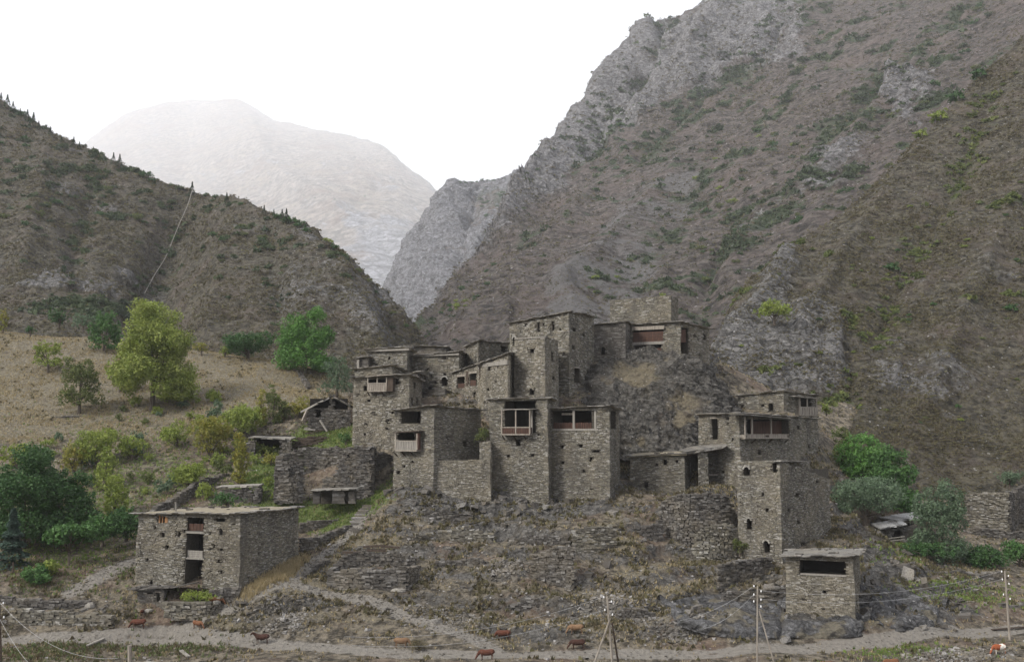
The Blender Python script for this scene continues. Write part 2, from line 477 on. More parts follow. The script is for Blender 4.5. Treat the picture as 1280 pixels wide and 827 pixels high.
def poly_mask(px, py, poly, soft=6):
    """soft inside test of a convex or concave polygon in picture coordinates"""
    inside = np.zeros(px.shape, bool); dmin = np.full(px.shape, 1e9)
    n = len(poly)
    for i in range(n):
        x1, y1 = poly[i]; x2, y2 = poly[(i + 1) % n]
        c = ((y1 > py) != (y2 > py)) & (px < (x2 - x1) * (py - y1) / (y2 - y1 + 1e-9) + x1)
        inside ^= c
        L = (x2 - x1) ** 2 + (y2 - y1) ** 2
        t = np.clip(((px - x1) * (x2 - x1) + (py - y1) * (y2 - y1)) / L, 0, 1)
        dmin = np.minimum(dmin, np.hypot(px - x1 - t * (x2 - x1), py - y1 - t * (y2 - y1)))
    sd_ = np.where(inside, dmin, -dmin)
    return sstep(-soft, soft, sd_)
gpx0, gpy0 = gpx, gpy
_w = fbm(P0 * .09 + 2, 4); _w2 = fbm(P0 * .09 + 52, 4)
gpx = gpx + 34 * _w; gpy = gpy + 20 * _w2
knoll = poly_mask(gpx, gpy, [(380,700),(480,640),(490,600),(560,480),(740,440),(900,440),(930,560),(1060,560),(1120,650),(1240,720),(1250,760),(1100,785),(900,800),(640,800),(480,775),(330,790),(260,775),(330,745)], 14)
cliffm = poly_mask(gpx, gpy, [(735,470),(790,440),(880,440),(905,560),(860,565),(780,560),(745,530)], 8)
rocks = np.clip(poly_mask(gpx, gpy, [(840,752),(900,748),(985,740),(1075,755),(1080,792),(960,800),(850,796)], 6)
              + poly_mask(gpx, gpy, [(1075,770),(1080,700),(1060,650),(1120,690),(1190,745),(1240,770),(1170,790)], 10)
              + .9 * poly_mask(gpx, gpy, [(490,600),(770,610),(760,640),(600,660),(500,650)], 8), 0, 1)
band = poly_mask(gpx, gpy, [(-100,740),(120,750),(230,760),(300,745),(330,790),(200,800),(-100,800)], 8)
road_pts = [(-150,801),(0,798),(100,795),(200,791),(260,793),(330,803),(420,809),(500,815),(600,817),(700,816),(760,815),(900,815),(1000,810),(1100,800),(1200,790),(1280,784),(1450,776)]
def line_dist(pts, D=None, x=None, y=None):
    """distance (m) to a polyline given in pixels, laid on the terrain"""
    W = np.array([G(*p)[:2] for p in pts])
    X = XX if x is None else x; Y = YY if y is None else y
    d = np.full(X.shape, 1e9)
    for a, b in zip(W[:-1], W[1:]):
        L = ((b - a) ** 2).sum() + 1e-9
        t = np.clip(((X - a[0]) * (b[0] - a[0]) + (Y - a[1]) * (b[1] - a[1])) / L, 0, 1)
        d = np.minimum(d, np.hypot(X - a[0] - t * (b[0] - a[0]), Y - a[1] - t * (b[1] - a[1])))
    return d
def hgt(x, y):
    """bilinear height of the finished terrain"""
    x = np.atleast_1d(np.asarray(x, float)); y = np.atleast_1d(np.asarray(y, float))
    j = np.clip(np.searchsorted(GY, y) - 1, 0, NY - 2)
    v = (y - GY[j]) / (GY[j + 1] - GY[j])
    u = (x / y - GT[0]) / (GT[1] - GT[0])
    i = np.clip(np.floor(u).astype(int), 0, NX - 2); u = u - i
    return (ZZ[j, i] * (1 - u) * (1 - v) + ZZ[j, i + 1] * u * (1 - v) + ZZ[j + 1, i] * (1 - u) * v + ZZ[j + 1, i + 1] * u * v)
def G(px, py, D0=64, D1=300):
    """first point of the terrain seen at a pixel"""
    a, b, c = ray(px, py)
    D = np.arange(D0, D1, .2)
    z = CZ + c * D / b
    h = hgt(a * D / b, D)
    k = np.argmax(h >= z)
    if h[k] < z[k]: k = len(D) - 1
    if k > 0:
        e0, e1 = z[k-1] - h[k-1], h[k] - z[k]
        d = D[k-1] + .2 * e0 / max(e0 + e1, 1e-6)
    else: d = D[k]
    return P(px, py, d)
rd = line_dist(road_pts)
path1 = [(620,812),(590,797),(550,784),(480,757),(420,744),(362,729),(385,708),(420,682),(442,665),(452,645)]
path2 = [(362,729),(330,738),(290,755),(235,778),(200,791)]
path3 = [(90,740),(120,724),(150,708),(170,700)]
d1 = line_dist(path1); d2 = line_dist(path2); d3 = line_dist(path3)
# terraces: steep little risers between sloping treads
st_ = 2.1
ph = ZZ / st_ + .35 * fbm(P0 * [.05, .05, 0.0], 2)
fr = ph - np.floor(ph)
ter = (sstep(.62, .95, fr) - fr) * st_ * .8 * (.25 + .75 * sstep(-.15, .2, fbm(P0 * .05 + 77, 3)))
riser = sstep(.55, .68, fr) * sstep(1.0, .9, fr) * knoll
tread = (1 - sstep(.45, .6, fr)) * knoll
tnear = np.clip(sstep(3.2, 1.4, d1) + sstep(2.2, 1, d2) + sstep(3.5, 1.8, rd), 0, 1)
ZZ = ZZ + ter * knoll * (1 - cliffm * .6) * (1 - tnear)
ZZ = ZZ + .30 * ((sstep(.6, .95, (ph * 1.7) % 1) - (ph * 1.7) % 1)) * band * 1.4
pathm = np.clip(sstep(1.6, .6, rd) + sstep(1.25, .55, d1) + sstep(1.4, .5, d2) * .9 + sstep(1.8, .6, d3) * .7, 0, 1)
scree = np.clip(1.0 * blob(340,775,40,22) + .9 * blob(635,715,22,14) + .9 * blob(780,760,50,22) + .8 * blob(860,790,40,10) + .7 * blob(1190,820,60,10) + .6 * blob(560,775,50,15) + .9 * blob(1110,797,34,5), 0, 1)
Pn = np.stack([XX, YY, ZZ], -1)
rough = np.clip(.25 + .75 * knoll + .5 * band, 0, 1) * (1 - .85 * np.clip(sstep(3.0, 1.2, rd) + sstep(2.6, 1.2, d1), 0, 1))
ZZ = ZZ + rough * (.55 * fbm(Pn * .22, 4) + 1.1 * knoll * fbm(Pn * .09 + 8, 3) + .38 * ridged(Pn * [.5, .5, .9], 4) * (.3 + .7 * knoll))
crag = np.clip(cliffm * 1.3 + rocks * .7, 0, 1.3)
ZZ = ZZ + crag * (.5 * ridged(Pn * [.16, .16, .7], 5) + .3 * fbm(Pn * [1.2, 1.2, 1.2], 3))
# flatten the road with a small bank; level the yard of the detached house
ZZ = ZZ - .75 * blob(225, 748, 62, 14) - 1.3 * blob(192, 757, 36, 12)
ZZ = ZZ - .12 * sstep(2.2, 1.4, rd) - .07 * np.exp(-((rd - .75) / .25) ** 2)
pathm = np.clip(pathm - .5 * sstep(.4, .15, rd) * (fbm(P0 * .5, 2) > -.1), 0, 1)
tilt = Pn @ np.array([[1, 0, .22], [0, 1, 0], [0, 0, 1]])
DX = crag * (.8 * fbm(Pn * .35 + 40, 4) + .95 * ridged(tilt * [.10, .10, .85] + 3, 4, .6) * np.clip(cliffm + .5 * rocks, 0, 1) + .9 * ridged(Pn * [.3, .3, .06] + 13, 3))
VX = np.stack([XX + DX * .6, YY + DX, ZZ], -1)
zn = fbm(Pn * .06 + 5, 3)
meadow = poly_mask(gpx, gpy, [(-300,400),(130,415),(450,465),(440,500),(330,520),(260,560),(150,560),(60,560),(-300,560)], 14)
green = np.clip(poly_mask(gpx, gpy, [(385,528),(440,525),(442,562),(400,565),(350,600),(345,612),(300,625),(280,618),(330,560)], 10) * .9
      + poly_mask(gpx, gpy, [(250,640),(350,618),(440,620),(470,610),(490,590),(490,625),(455,660),(430,660),(375,668),(300,634)], 8) * .85
      + .9 * blob(247,742,26,8) + .8 * blob(1150,690,60,10) + .7 * blob(1130,812,60,8) + .1 * blob(180,812,70,8) + .8 * blob(1200,745,60,14) + .5 * blob(60,660,120,60) + .35 * blob(200,590,110,50), 0, 1)
green = green * (1 - pathm)
dry = np.clip(.85 * meadow + .55 * blob(320,720,60,25) + 1.3 * blob(795,472,32,16) + .8 * blob(845,520,14,8) + .75 * knoll * sstep(-.1, .2, zn) * (1 - .7 * rocks) * (1 - .8 * cliffm) + .5 * blob(120,740,90,12) + .45 * blob(150,650,160,40) + .5 * blob(640,780,400,14) + .6 * blob(480,635,10,15) + .5 * blob(700,662,60,8) + .5 * blob(1100,770,160,12), 0, 1) * (1 - green)
mask = np.stack([np.clip(pathm * 1.2 + scree * .6, 0, 1), green, np.clip(crag * (1 - blob(795,472,34,16)) + .10 * knoll + .55 * riser * (1 - pathm), 0, 1), np.clip(dry + .35 * tread * (1 - cliffm) * (1 - green) - .4 * riser, 0, 1)], -1)
idx = np.arange(NX * NY).reshape(NY, NX)
Q = np.stack([idx[:-1, :-1], idx[:-1, 1:], idx[1:, 1:], idx[1:, :-1]], -1).reshape(-1, 4)
ground = mesh('ground', VX.reshape(-1, 3), Q, M['ground'], mask=mask.reshape(-1, 4), smooth=True)
tag(ground, 'stony slope rising from the dirt road through the village to the dry meadow', kind='structure')
# valley floor far out below everything, to the foot of the mountains on every side
xs = np.linspace(-6500, 6500, 61); ys = np.linspace(-3000, 15500, 61)
gx, gy = np.meshgrid(xs, ys)
gz = -9 + 3 * fbm(np.stack([gx, gy, gx * 0], -1) / 300, 2)
ii = np.arange(61 * 61).reshape(61, 61)
vf = mesh('valley_floor', np.stack([gx, gy, gz], -1).reshape(-1, 3), np.stack([ii[:-1, :-1], ii[:-1, 1:], ii[1:, 1:], ii[1:, :-1]], -1).reshape(-1, 4), M['ground'], mask=np.tile([0, .3, .1, .4], (61 * 61, 1)), smooth=True)
tag(vf, 'flat bottom of the valley', kind='structure')

# ------------------------------------------------------------------ mountains: surfaces through measured points
def crom(A, n, axis):
    """Catmull-Rom resample of control array along axis to n samples"""
    A = np.moveaxis(A, axis, 0); m = len(A)
    t = np.linspace(0, m - 1, n); i = np.minimum(t.astype(int), m - 2); f = (t - i)[(...,) + (None,) * (A.ndim - 1)]
    ext = np.concatenate([2 * A[:1] - A[1:2], A, 2 * A[-1:] - A[-2:-1]])
    p0, p1, p2, p3 = ext[i], ext[i + 1], ext[i + 2], ext[i + 3]
    out = .5 * (2 * p1 + (p2 - p0) * f + (2 * p0 - 5 * p1 + 4 * p2 - p3) * f ** 2 + (3 * p1 - p0 - 3 * p2 + p3) * f ** 3)
    return np.moveaxis(out, 0, axis)
SHEETS = {}
FARK = {'right_mountain': lambda d: d * (1 + .45 * min(1, max(0, (d - 350) / 650))), 'rocky_spur': lambda d: d * (1.0 + .55 * min(1, max(0, (d - 600) / 400))), 'far_mountain': lambda d: d * 2.0 * (1 + .6 * min(1, max(0, (d - 3000) / 1300))), 'sun_toned_peak': lambda d: d * 1.5}
CREASE = {
 'right_mountain': [([(829,36),(820,77),(800,103),(753,149),(733,190)], 13, -34, .9, -.6), ([(985,28),(954,77),(897,118),(851,159),(800,200)], 12, -26, .8, -.5),
   ([(812,30),(775,85),(738,140),(700,195),(662,250),(640,290)], 12, 16, 0, .8), ([(905,20),(880,70),(860,110)], 16, 26, 0, .6), ([(850,60),(835,100),(800,140)], 9, 14, 0, .5),
   ([(1031,2),(985,57),(928,108),(856,170),(794,206)], 14, 14, .1, 0), ([(1164,70),(1123,134),(1072,190),(995,247),(954,288),(925,330)], 11, 12, .5, .25),
   ([(871,235),(820,319),(769,370)], 22, -4, .4, -.3), ([(1046,221),(985,257),(933,308),(882,365)], 10, -9, .6, 0), ([(1230,10),(1160,60),(1090,120),(1030,170)], 12, -10, .5, 0), ([(760,230),(700,300),(650,350)], 16, 8, 0, 0), ([(900,160),(830,240),(760,320),(700,370)], 14, 7, 0, 0)],
 'left_hill': [([(232,243),(218,300),(195,370),(180,400)], 20, -14, .2, 0), ([(385,290),(410,330),(440,390),(470,450)], 16, 9, 0, .3), ([(120,196),(110,260),(90,340)], 18, -8, .3, 0), ([(60,170),(50,250),(30,340)], 18, 7, 0, .1), ([(300,255),(290,320),(280,380),(270,430)], 18, 8, 0, .1), ([(340,270),(345,330),(350,400)], 14, -7, .2, 0), ([(470,370),(490,410),(515,440)], 8, -6, .1, .2)],
 'right_hillside': [([(1150,190),(1100,260),(1050,330),(1000,400)], 16, 4, 0, .2), ([(1240,120),(1200,220),(1140,330),(1090,430)], 18, -4, .3, 0), ([(1290,200),(1240,320),(1190,420),(1150,520)], 18, 3, 0, .2), ([(1065,395),(1058,440),(1062,500),(1050,560)], 10, -2, .2, -.3), ([(985,320),(960,370),(930,420),(915,480)], 10, 4, 0, .5)],
 'rocky_spur': [([(565,235),(555,290),(540,340),(525,390)], 10, 22, 0, 0), ([(600,235),(590,290),(575,340)], 9, -22, .3, -.3), ([(535,262),(528,320),(512,380)], 7, -16, 0, 0), ([(640,226),(620,280),(600,330)], 9, 16, .2, 0)],
 'far_mountain': [([(470,190),(500,230),(545,262)], 14, 150, 0, .1), ([(300,135),(340,220),(420,270),(500,310)], 22, 160, 0, 0), ([(240,130),(230,200),(210,260)], 20, -140, 0, 0), ([(470,240),(440,270),(460,300),(490,330)], 12, -90, 0, .4)],
}
CRK = {'left_hill': .55, 'right_hillside': .7, 'far_mountain': .45, 'rocky_spur': .55, 'right_mountain': .85}
def sheet(name, cols, nu, nv, L, amp, ramp_, mat, masks, label, back=120, strat=(1, 1, 1), extra=None, gully=None):
    """cols: list of columns, each a list of (px,py,D), ridge first, foot last; a far side is added behind the ridge"""
    far_ = FARK.get(name, lambda d: d)
    W = np.array([[P(q[0], q[1], far_(q[2])) for q in c] for c in cols])
    bk = W[:, 0] + np.array([0, back, 0]) * 1.0
    bk[:, 2] = W[:, 0, 2] - back * .9
    bk[:, 0] *= (W[:, 0, 1] + back) / W[:, 0, 1]
    S = crom(crom(W, nu, 0), nv, 1)
    nb = 10
    tb = np.linspace(1, .06, nb)[None, :, None]
    B = crom(bk, nu, 0)[:, None, :]
    S = np.concatenate([S[:, :1] + (B - S[:, :1]) * tb, S], 1)
    nvt = nv + nb
    Nn = np.cross(np.gradient(S, axis=0), np.gradient(S, axis=1))
    Nn /= np.linalg.norm(Nn, axis=-1)[..., None] + 1e-9
    Nn[Nn[..., 1] > 0] *= -1
    px, py = proj(S)
    wl = np.clip(S[..., 1:2], 200, 4000) * .05
    mk = masks(px + 34 * fbm(S / wl, 5, .6), py + 26 * fbm(S / wl + 71, 5, .6), S)
    fade = np.ones(nvt); fade[:nb] = np.linspace(0.2, 1, nb)
    mk[..., 2] *= .72 + .5 * sstep(-.35, .15, fbm(S / (L * .8) + 33, 4))
    d = amp * (fbm(S / L, 5, .55) + .45 * ridged(S / (L * .45) * np.array(strat) + 9, 4))
    rfade = np.concatenate([np.full(nb, .35), .35 + .65 * sstep(0, .12, np.linspace(0, 1, nv))])[None, :]
    d = d * (1 - .75 * np.clip(mk[..., 0], 0, 1))
    d = d + rfade * ramp_ * np.clip(mk[..., 2], 0, 1) * (ridged(S / (L * .55) * np.array([1, 1, .45]), 6, .62) * 1.3 + np.abs(perlin(S / (L * .2) + 5)) * .6 - .3)
    for (pl, wd, dp, gr_, rk_) in CREASE.get(name, ()):
        wx = px + 9 * fbm(S / wl[..., :1] / 1.4 + 5, 3); wy = py + 9 * fbm(S / wl[..., :1] / 1.4 + 25, 3)
        dm = np.full(px.shape, 1e9)
        for (x1, y1), (x2, y2) in zip(pl[:-1], pl[1:]):
            t = np.clip(((wx - x1) * (x2 - x1) + (wy - y1) * (y2 - y1)) / ((x2 - x1) ** 2 + (y2 - y1) ** 2), 0, 1)
            dm = np.minimum(dm, np.hypot(wx - x1 - t * (x2 - x1), wy - y1 - t * (y2 - y1)))
        e = np.exp(-np.abs(dm / wd) ** 1.4); e2 = np.exp(-(dm / wd / 1.3) ** 2)
        vq = np.concatenate([np.zeros(nb), np.linspace(0, 1, nv)])[None, :]
        d = d + dp * e * CRK.get(name, 1.0) * (.25 + .75 * sstep(.0, .22, vq) if name == 'left_hill' else 1)
        mk[..., 1] = np.clip(mk[..., 1] + gr_ * e2 * (.3 + sstep(-.15, .15, fbm(S / (L * .4) + 15, 3))), 0, 1)
        mk[..., 2] = np.clip(mk[..., 2] + rk_ * e2 * (.3 + sstep(-.2, .2, fbm(S / (L * .5) + 45, 3))), 0, 1)
    if gully is not None:
        gn, ga, gv = gully
        uu = np.linspace(0, gn, nu)[:, None] + .8 * fbm(S / (L * 2.2) + 61, 3)
        vv = np.concatenate([np.full(nb, 0.), np.linspace(0, 1, nv)])[None, :]
        gg = ridged(np.stack([uu + 0 * vv, vv * gv + 0 * uu, 0 * uu + 0 * vv + gn * .37], -1), 3, .5)
        am = sstep(0, .12, vv)
        d = d + ga * gg * am
        if gully[2] > 0: mk[..., 1] = np.clip(mk[..., 1] + sstep(.15, -.35, gg) * am * .55 * sstep(-.2, .2, fbm(S / (L * .5), 3)), 0, 1)
    if extra is not None: d = d + extra(px, py, S)
    V = S + Nn * (d * fade[None])[..., None]
    idx = np.arange(nu * nvt).reshape(nu, nvt)
    Q = np.stack([idx[:-1, :-1], idx[:-1, 1:], idx[1:, 1:], idx[1:, :-1]], -1).reshape(-1, 4)
    o = mesh(name, V.reshape(-1, 3), Q, mat, mask=mk.reshape(-1, 4), smooth=True)
    tag(o, label, kind='structure')
    px, py = proj(V)
    front = np.zeros((nu, nvt), bool); front[:, nb:] = True
    SHEETS[name] = (V, px, py, Nn, mk, front)
    return o
def pm(px, py, poly, s=8): return poly_mask(px, py, poly, s * 1.8)
def gb(px, py, x, y, rx, ry): return np.exp(-((px - x) / rx) ** 2 - ((py - y) / ry) ** 2)

def m_left(px, py, S):
    n = fbm(S / 30, 4); g = fbm(S / 14 + 7, 4)
    rock = np.clip(1.0 * gb(px,py,70,365,80,26) * (n > -.1) + .5 * gb(px,py,470,370,30,70) + .6 * sstep(.2, .5, n) + .6*gb(px,py,370,370,60,40), 0, 1)
    gr = np.clip(1.1 * sstep(.12, .45, g) * sstep(400, 200, py) + .9 * gb(px,py,100,395,70,14), 0, 1)
    dry = np.clip(.5 * sstep(.0, .4, fbm(S / 45 + 3, 4)), 0, 1)
    return np.stack([.45 * gb(px,py,195,360,18,40) + 0 * n, gr, rock, dry], -1)
left_cols = [
 [(-420,-60,760),(-400,150,520),(-380,330,400),(-360,470,300)],
 [(-150,58,680),(-150,200,500),(-150,330,380),(-150,470,290)],
 [(0,127,620),(0,240,480),(0,350,370),(0,470,285)],
 [(60,163,590),(55,260,470),(50,350,375),(45,470,285)],
 [(120,192,560),(110,280,460),(105,360,375),(100,470,285)],
 [(170,214,540),(160,290,470),(150,370,390),(145,470,285)],
 [(235,240,520),(210,310,470),(190,375,400),(180,480,290)],
 [(290,250,470),(270,320,410),(250,390,345),(230,480,275)],
 [(340,267,430),(325,330,370),(310,400,315),(300,490,265)],
 [(385,287,405),(380,345,345),(370,410,300),(360,500,258)],
 [(430,318,385),(435,370,335),(430,425,295),(420,500,258)],
 [(470,358,365),(475,400,330),(475,445,298),(470,510,262)],
 [(500,393,350),(505,425,325),(510,460,300),(510,520,270)],
 [(530,432,340),(540,455,322),(545,480,300),(550,530,275)],
 [(570,480,340),(575,495,322),(580,515,300),(590,550,280)]]
sheet('left_hill', left_cols, 350, 210, 34, 4.2, 2.6, M['slope'], m_left, 'brown scrubby hill on the left with a ridge falling to the gorge', back=120, strat=(.8, .8, 1.6), gully=(9, 1.7, 1.4))

def m_near(px, py, S):
    n = fbm(S / 22, 4); g = fbm(S / 10 + 9, 4)
    rock = np.clip(1.1 * pm(px,py,[(885,520),(900,420),(960,395),(1040,390),(1065,430),(1060,480),(960,500),(900,510)], 10)
        + .8 * gb(px,py,975,330,25,70) + .5 * gb(px,py,1150,470,80,20) + .7 * gb(px,py,1265,345,30,10) + .9 * gb(px,py,950,450,60,40) + .5*sstep(.22, .5, n), 0, 1)
    gr = np.clip(.8 * sstep(.25, .5, g) + .6 * gb(px,py,1040,510,25,20), 0, .7)
    dry = np.clip(.55 * sstep(.05, .4, fbm(S / 28 + 3, 4)) + .6 * gb(px,py,1200,600,80,15) + .3*gb(px,py,1110,400,60,60), 0, 1)
    return np.stack([.25 * gb(px,py,1060,540,20,40) + 0 * n, gr, rock, dry], -1)
near_cols = [
 [(868,500,232),(868,530,215),(868,560,200),(868,600,190)],
 [(890,465,240),(892,500,218),(895,540,202),(900,590,186)],
 [(905,408,252),(910,450,226),(915,500,206),(925,590,184)],
 [(935,362,268),(940,400,238),(945,460,212),(960,590,180)],
 [(990,308,292),(998,375,250),(1000,450,214),(1010,600,178)],
 [(1060,262,318),(1062,350,266),(1064,450,218),(1065,610,174)],
 [(1130,200,345),(1130,320,278),(1130,450,222),(1125,620,174)],
 [(1205,118,378),(1205,270,296),(1205,430,232),(1200,640,172)],
 [(1285,42,405),(1290,220,312),(1290,410,238),(1290,650,172)],
 [(1400,-70,440),(1410,150,325),(1410,380,240),(1410,660,172)],
 [(1600,-200,480),(1600,80,335),(1600,350,245),(1600,670,172)]]
sheet('right_hillside', near_cols, 360, 280, 26, 2.0, 3.0, M['slope'], m_near, 'steep brown scrub and rock slope on the right behind the village', back=80, strat=(.8, .8, 1.6), gully=(7, 1.1, 1.6))

def m_mid(px, py, S):
    n = fbm(S / 70, 5); g = fbm(S / 26 + 9, 4)
    rock = np.clip(1.2 * pm(px,py,[(640,270),(660,215),(720,140),(800,20),(840,25),(905,0),(1010,-30),(1000,60),(960,90),(880,118),(800,145),(740,195),(700,245),(640,285),(590,340),(545,380),(600,300)], 12) * (.6 + .5 * sstep(-.3, .1, n))
       + 1.1 * pm(px,py,[(1120,105),(1175,110),(1160,165),(1115,150)], 8) + .7 * gb(px,py,1040,205,30,14) + .5 * sstep(.3, .5, n), 0, 1)
    gr = np.clip(1.2 * sstep(.10, .35, g) * np.clip(.25 + gb(px,py,850,130,90,35) + gb(px,py,900,250,220,120) * .8 + gb(px,py,1080,100,140,90) + gb(px,py,800,350,70,40), 0, 1) + .8 * gb(px,py,530,400,14,30), 0, 1)
    sc = np.clip(1.2 * pm(px,py,[(670,420),(720,335),(790,265),(850,210),(875,225),(830,310),(815,350),(790,420)], 22) * (.5 + sstep(-.2, .2, fbm(S / np.array([40, 40, 90]) + 2, 3))) + .5 * gb(px,py,940,200,60,12) * sstep(0, .3, n), 0, 1)
    dry = np.clip(.35 * sstep(0, .4, fbm(S / 90 + 3, 4)) + .6 * gb(px,py,920,45,70,20), 0, 1)
    return np.stack([sc * .72, gr, rock, dry], -1)
mid_cols = [
 [(490,425,440),(510,440,400),(530,455,370),(560,500,330)],
 [(522,408,460),(550,425,415),(580,440,375),(620,500,320)],
 [(560,356,540),(590,385,460),(620,410,400),(660,500,312)],
 [(612,300,640),(650,345,520),(690,390,420),(730,500,300)],
 [(652,226,780),(700,290,610),(750,360,460),(810,500,290)],
 [(698,178,860),(760,250,670),(830,330,500),(880,500,290)],
 [(742,108,930),(810,200,720),(890,290,550),(950,440,340)],
 [(786,60,980),(870,150,770),(960,230,590),(1030,360,390)],
 [(806,32,1000),(910,110,800),(1010,180,620),(1090,300,430)],
 [(838,26,1020),(950,70,830),(1060,140,650),(1150,260,460)],
 [(885,6,1080),(1010,24,880),(1130,80,690),(1220,190,500)],
 [(940,13,1110),(1050,10,900),(1165,45,715),(1260,150,520)],
 [(1005,13,1130),(1095,-10,920),(1200,20,740),(1300,110,540)],
 [(1028,-14,1150),(1140,-60,950),(1250,-20,760),(1350,60,560)],
 [(1080,-110,1250),(1200,-100,1000),(1300,-70,800),(1420,0,600)],
 [(1250,-230,1350),(1400,-220,1100),(1500,-200,900),(1600,-120,680)]]
sheet('right_mountain', mid_cols, 370, 270, 90, 9, 15, M['slope_far'], m_mid, 'high right hand mountain slope with grey cliffs along its skyline', back=350, strat=(.8, .8, 1.3), gully=(10, 6, 1.2))

def m_spur(px, py, S):
    n = fbm(S / 60, 4)
    rock = np.clip(1.15 - .9 * gb(px,py,620,262,40,22) - .5 * gb(px,py,560,330,24,14), 0, 1)
    gr = np.clip(.9 * gb(px,py,640,265,25,18) + .8*sstep(.2,.5,n) * sstep(560,600,px) + .8 * gb(px,py,590,240,50,8), 0, 1)
    return np.stack([0 * n, gr, rock, .5 * gb(px,py,610,250,40,14)], -1)
spur_cols = [
 [(478,400,1250),(480,420,1200),(485,440,1100),(490,470,1000)],
 [(500,345,1250),(495,380,1150),(495,415,1050),(500,470,950)],
 [(512,298,1250),(512,340,1120),(512,390,1000),(520,470,850)],
 [(538,258,1250),(538,310,1110),(540,370,960),(545,470,780)],
 [(562,234,1260),(566,290,1100),(570,350,940),(580,450,720)],
 [(600,228,1290),(604,280,1120),(610,340,930),(620,430,700)],
 [(640,221,1330),(645,265,1160),(650,320,980),(660,420,720)],
 [(672,208,1400),(680,260,1220),(690,310,1050),(700,400,800)],
 [(720,190,1500),(730,240,1350),(740,300,1200),(750,380,950)]]
sheet('rocky_spur', spur_cols, 200, 190, 115, 16, 15, M['cliff'], m_spur, 'pale grey cliff spur closing the gorge', back=300, strat=(1.2, 1.2, .5), gully=(10, 9, 1.2))

def m_farm(px, py, S):
    n = fbm(S / 350, 4)
    return np.stack([0 * n, .3 * sstep(.1, .5, n), np.clip(.9 * gb(px,py,480,330,50,50) + .6 * sstep(.1, .4, fbm(S / 180, 4)), 0, 1), .5 * sstep(-.3, .3, n)], -1)
far_cols = [
 [(-500,330,4200),(-480,380,3600),(-450,430,3000),(-420,520,2400)],
 [(-100,240,4300),(-80,300,3700),(-60,380,3000),(-40,520,2300)],
 [(60,204,4300),(60,270,3700),(70,360,3000),(80,520,2200)],
 [(118,170,4300),(125,240,3700),(140,340,2900),(160,520,2100)],
 [(165,140,4300),(180,230,3600),(200,330,2800),(220,520,2000)],
 [(235,126,4300),(245,220,3600),(260,320,2750),(280,520,2000)],
 [(292,132,4300),(300,220,3500),(315,320,2700),(330,520,1950)],
 [(345,152,4200),(350,225,3400),(365,320,2600),(380,520,1900)],
 [(420,168,4000),(425,235,3200),(430,320,2500),(440,520,1850)],
 [(470,188,3800),(475,250,3100),(478,330,2450),(480,520,1850)],
 [(515,215,3700),(520,275,3100),(520,350,2450),(520,520,1850)],
 [(555,250,3600),(560,300,3100),(565,370,2500),(570,520,1900)],
 [(620,310,3600),(625,350,3100),(630,400,2600),(640,520,2000)],
 [(800,420,3600),(800,440,3100),(800,470,2700),(800,540,2200)]]
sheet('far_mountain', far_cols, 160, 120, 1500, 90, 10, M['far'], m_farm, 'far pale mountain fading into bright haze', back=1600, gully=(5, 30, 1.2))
peak_cols = [
 [(820,60,1750),(820,80,1650),(820,110,1550)],
 [(862,16,1750),(862,40,1650),(862,90,1550)],
 [(880,2,1750),(885,20,1650),(890,80,1550)],
 [(892,-14,1750),(895,20,1650),(890,80,1550)],
 [(930,-30,1800),(930,5,1680),(930,70,1550)],
 [(1000,-60,1850),(1000,-10,1700),(1000,60,1550)],
 [(1060,-100,1900),(1060,-40,1750),(1060,40,1550)]]
sheet('sun_toned_peak', peak_cols, 70, 60, 90, 12, 8, M['far'], lambda px, py, S: np.stack([0 * px, 0 * px, .5 + 0 * px, .5 + 0 * px], -1), 'tan peak coloured as if sunlit above the right mountain', back=300)  # sunlight on this peak is put into its pale tan material

def m_crag(px, py, S):
    n = fbm(S / 3, 3)
    g = np.clip(1.4 * gb(px,py,797,470,34,15) + .9 * gb(px,py,862,505,26,18) + .7 * gb(px,py,842,528,14,8) + .5 * gb(px,py,740,500,22,14) + .5 * gb(px,py,800,560,60,8) + .4 * sstep(.1, .35, n), 0, 1)
    return np.stack([0 * n, .25 * sstep(.2, .4, fbm(S / 4 + 9, 3)), np.clip(1 - g, 0, 1), g], -1)
def x_crag(px, py, S):
    T = S @ np.array([[1, 0, .28], [0, 1, .1], [0, 0, 1]])
    lay_ = ridged(T * [.07, .07, .55] + 3, 4, .6)
    blk = ridged(T * [.33, .33, .10] + 13, 3, .5)
    return (1.15 * lay_ + .9 * blk + .5 * fbm(S * .8, 3)) * np.clip(1.15 - m_crag(px, py, S)[..., 3] * .8, .2, 1)
crag_cols = [
 [(728,486,170),(726,500,166),(724,520,162.5),(722,545,160),(720,575,158)],
 [(748,458,171.5),(748,480,167),(748,508,162.5),(750,540,159.5),(752,580,157)],
 [(775,447,172.5),(775,478,167),(778,508,162.5),(780,540,159.5),(782,580,156.5)],
 [(805,442,173),(803,474,167),(806,506,162.5),(808,540,159),(810,580,156)],
 [(832,444,172),(832,474,167),(836,508,163),(838,540,159.5),(840,578,156.5)],
 [(860,450,171),(864,478,167),(868,510,163.5),(868,542,160),(868,575,157.5)],
 [(884,468,172),(892,490,168.5),(898,516,165),(900,545,162),(900,572,160)],
 [(902,492,176),(912,510,172),(918,530,168),(920,555,165),(920,580,162)]]
sheet('summit_crag', crag_cols, 200, 160, 9, .5, 0, M['crag'], m_crag, 'dark layered crag of rock under the summit houses', back=8, extra=x_crag)
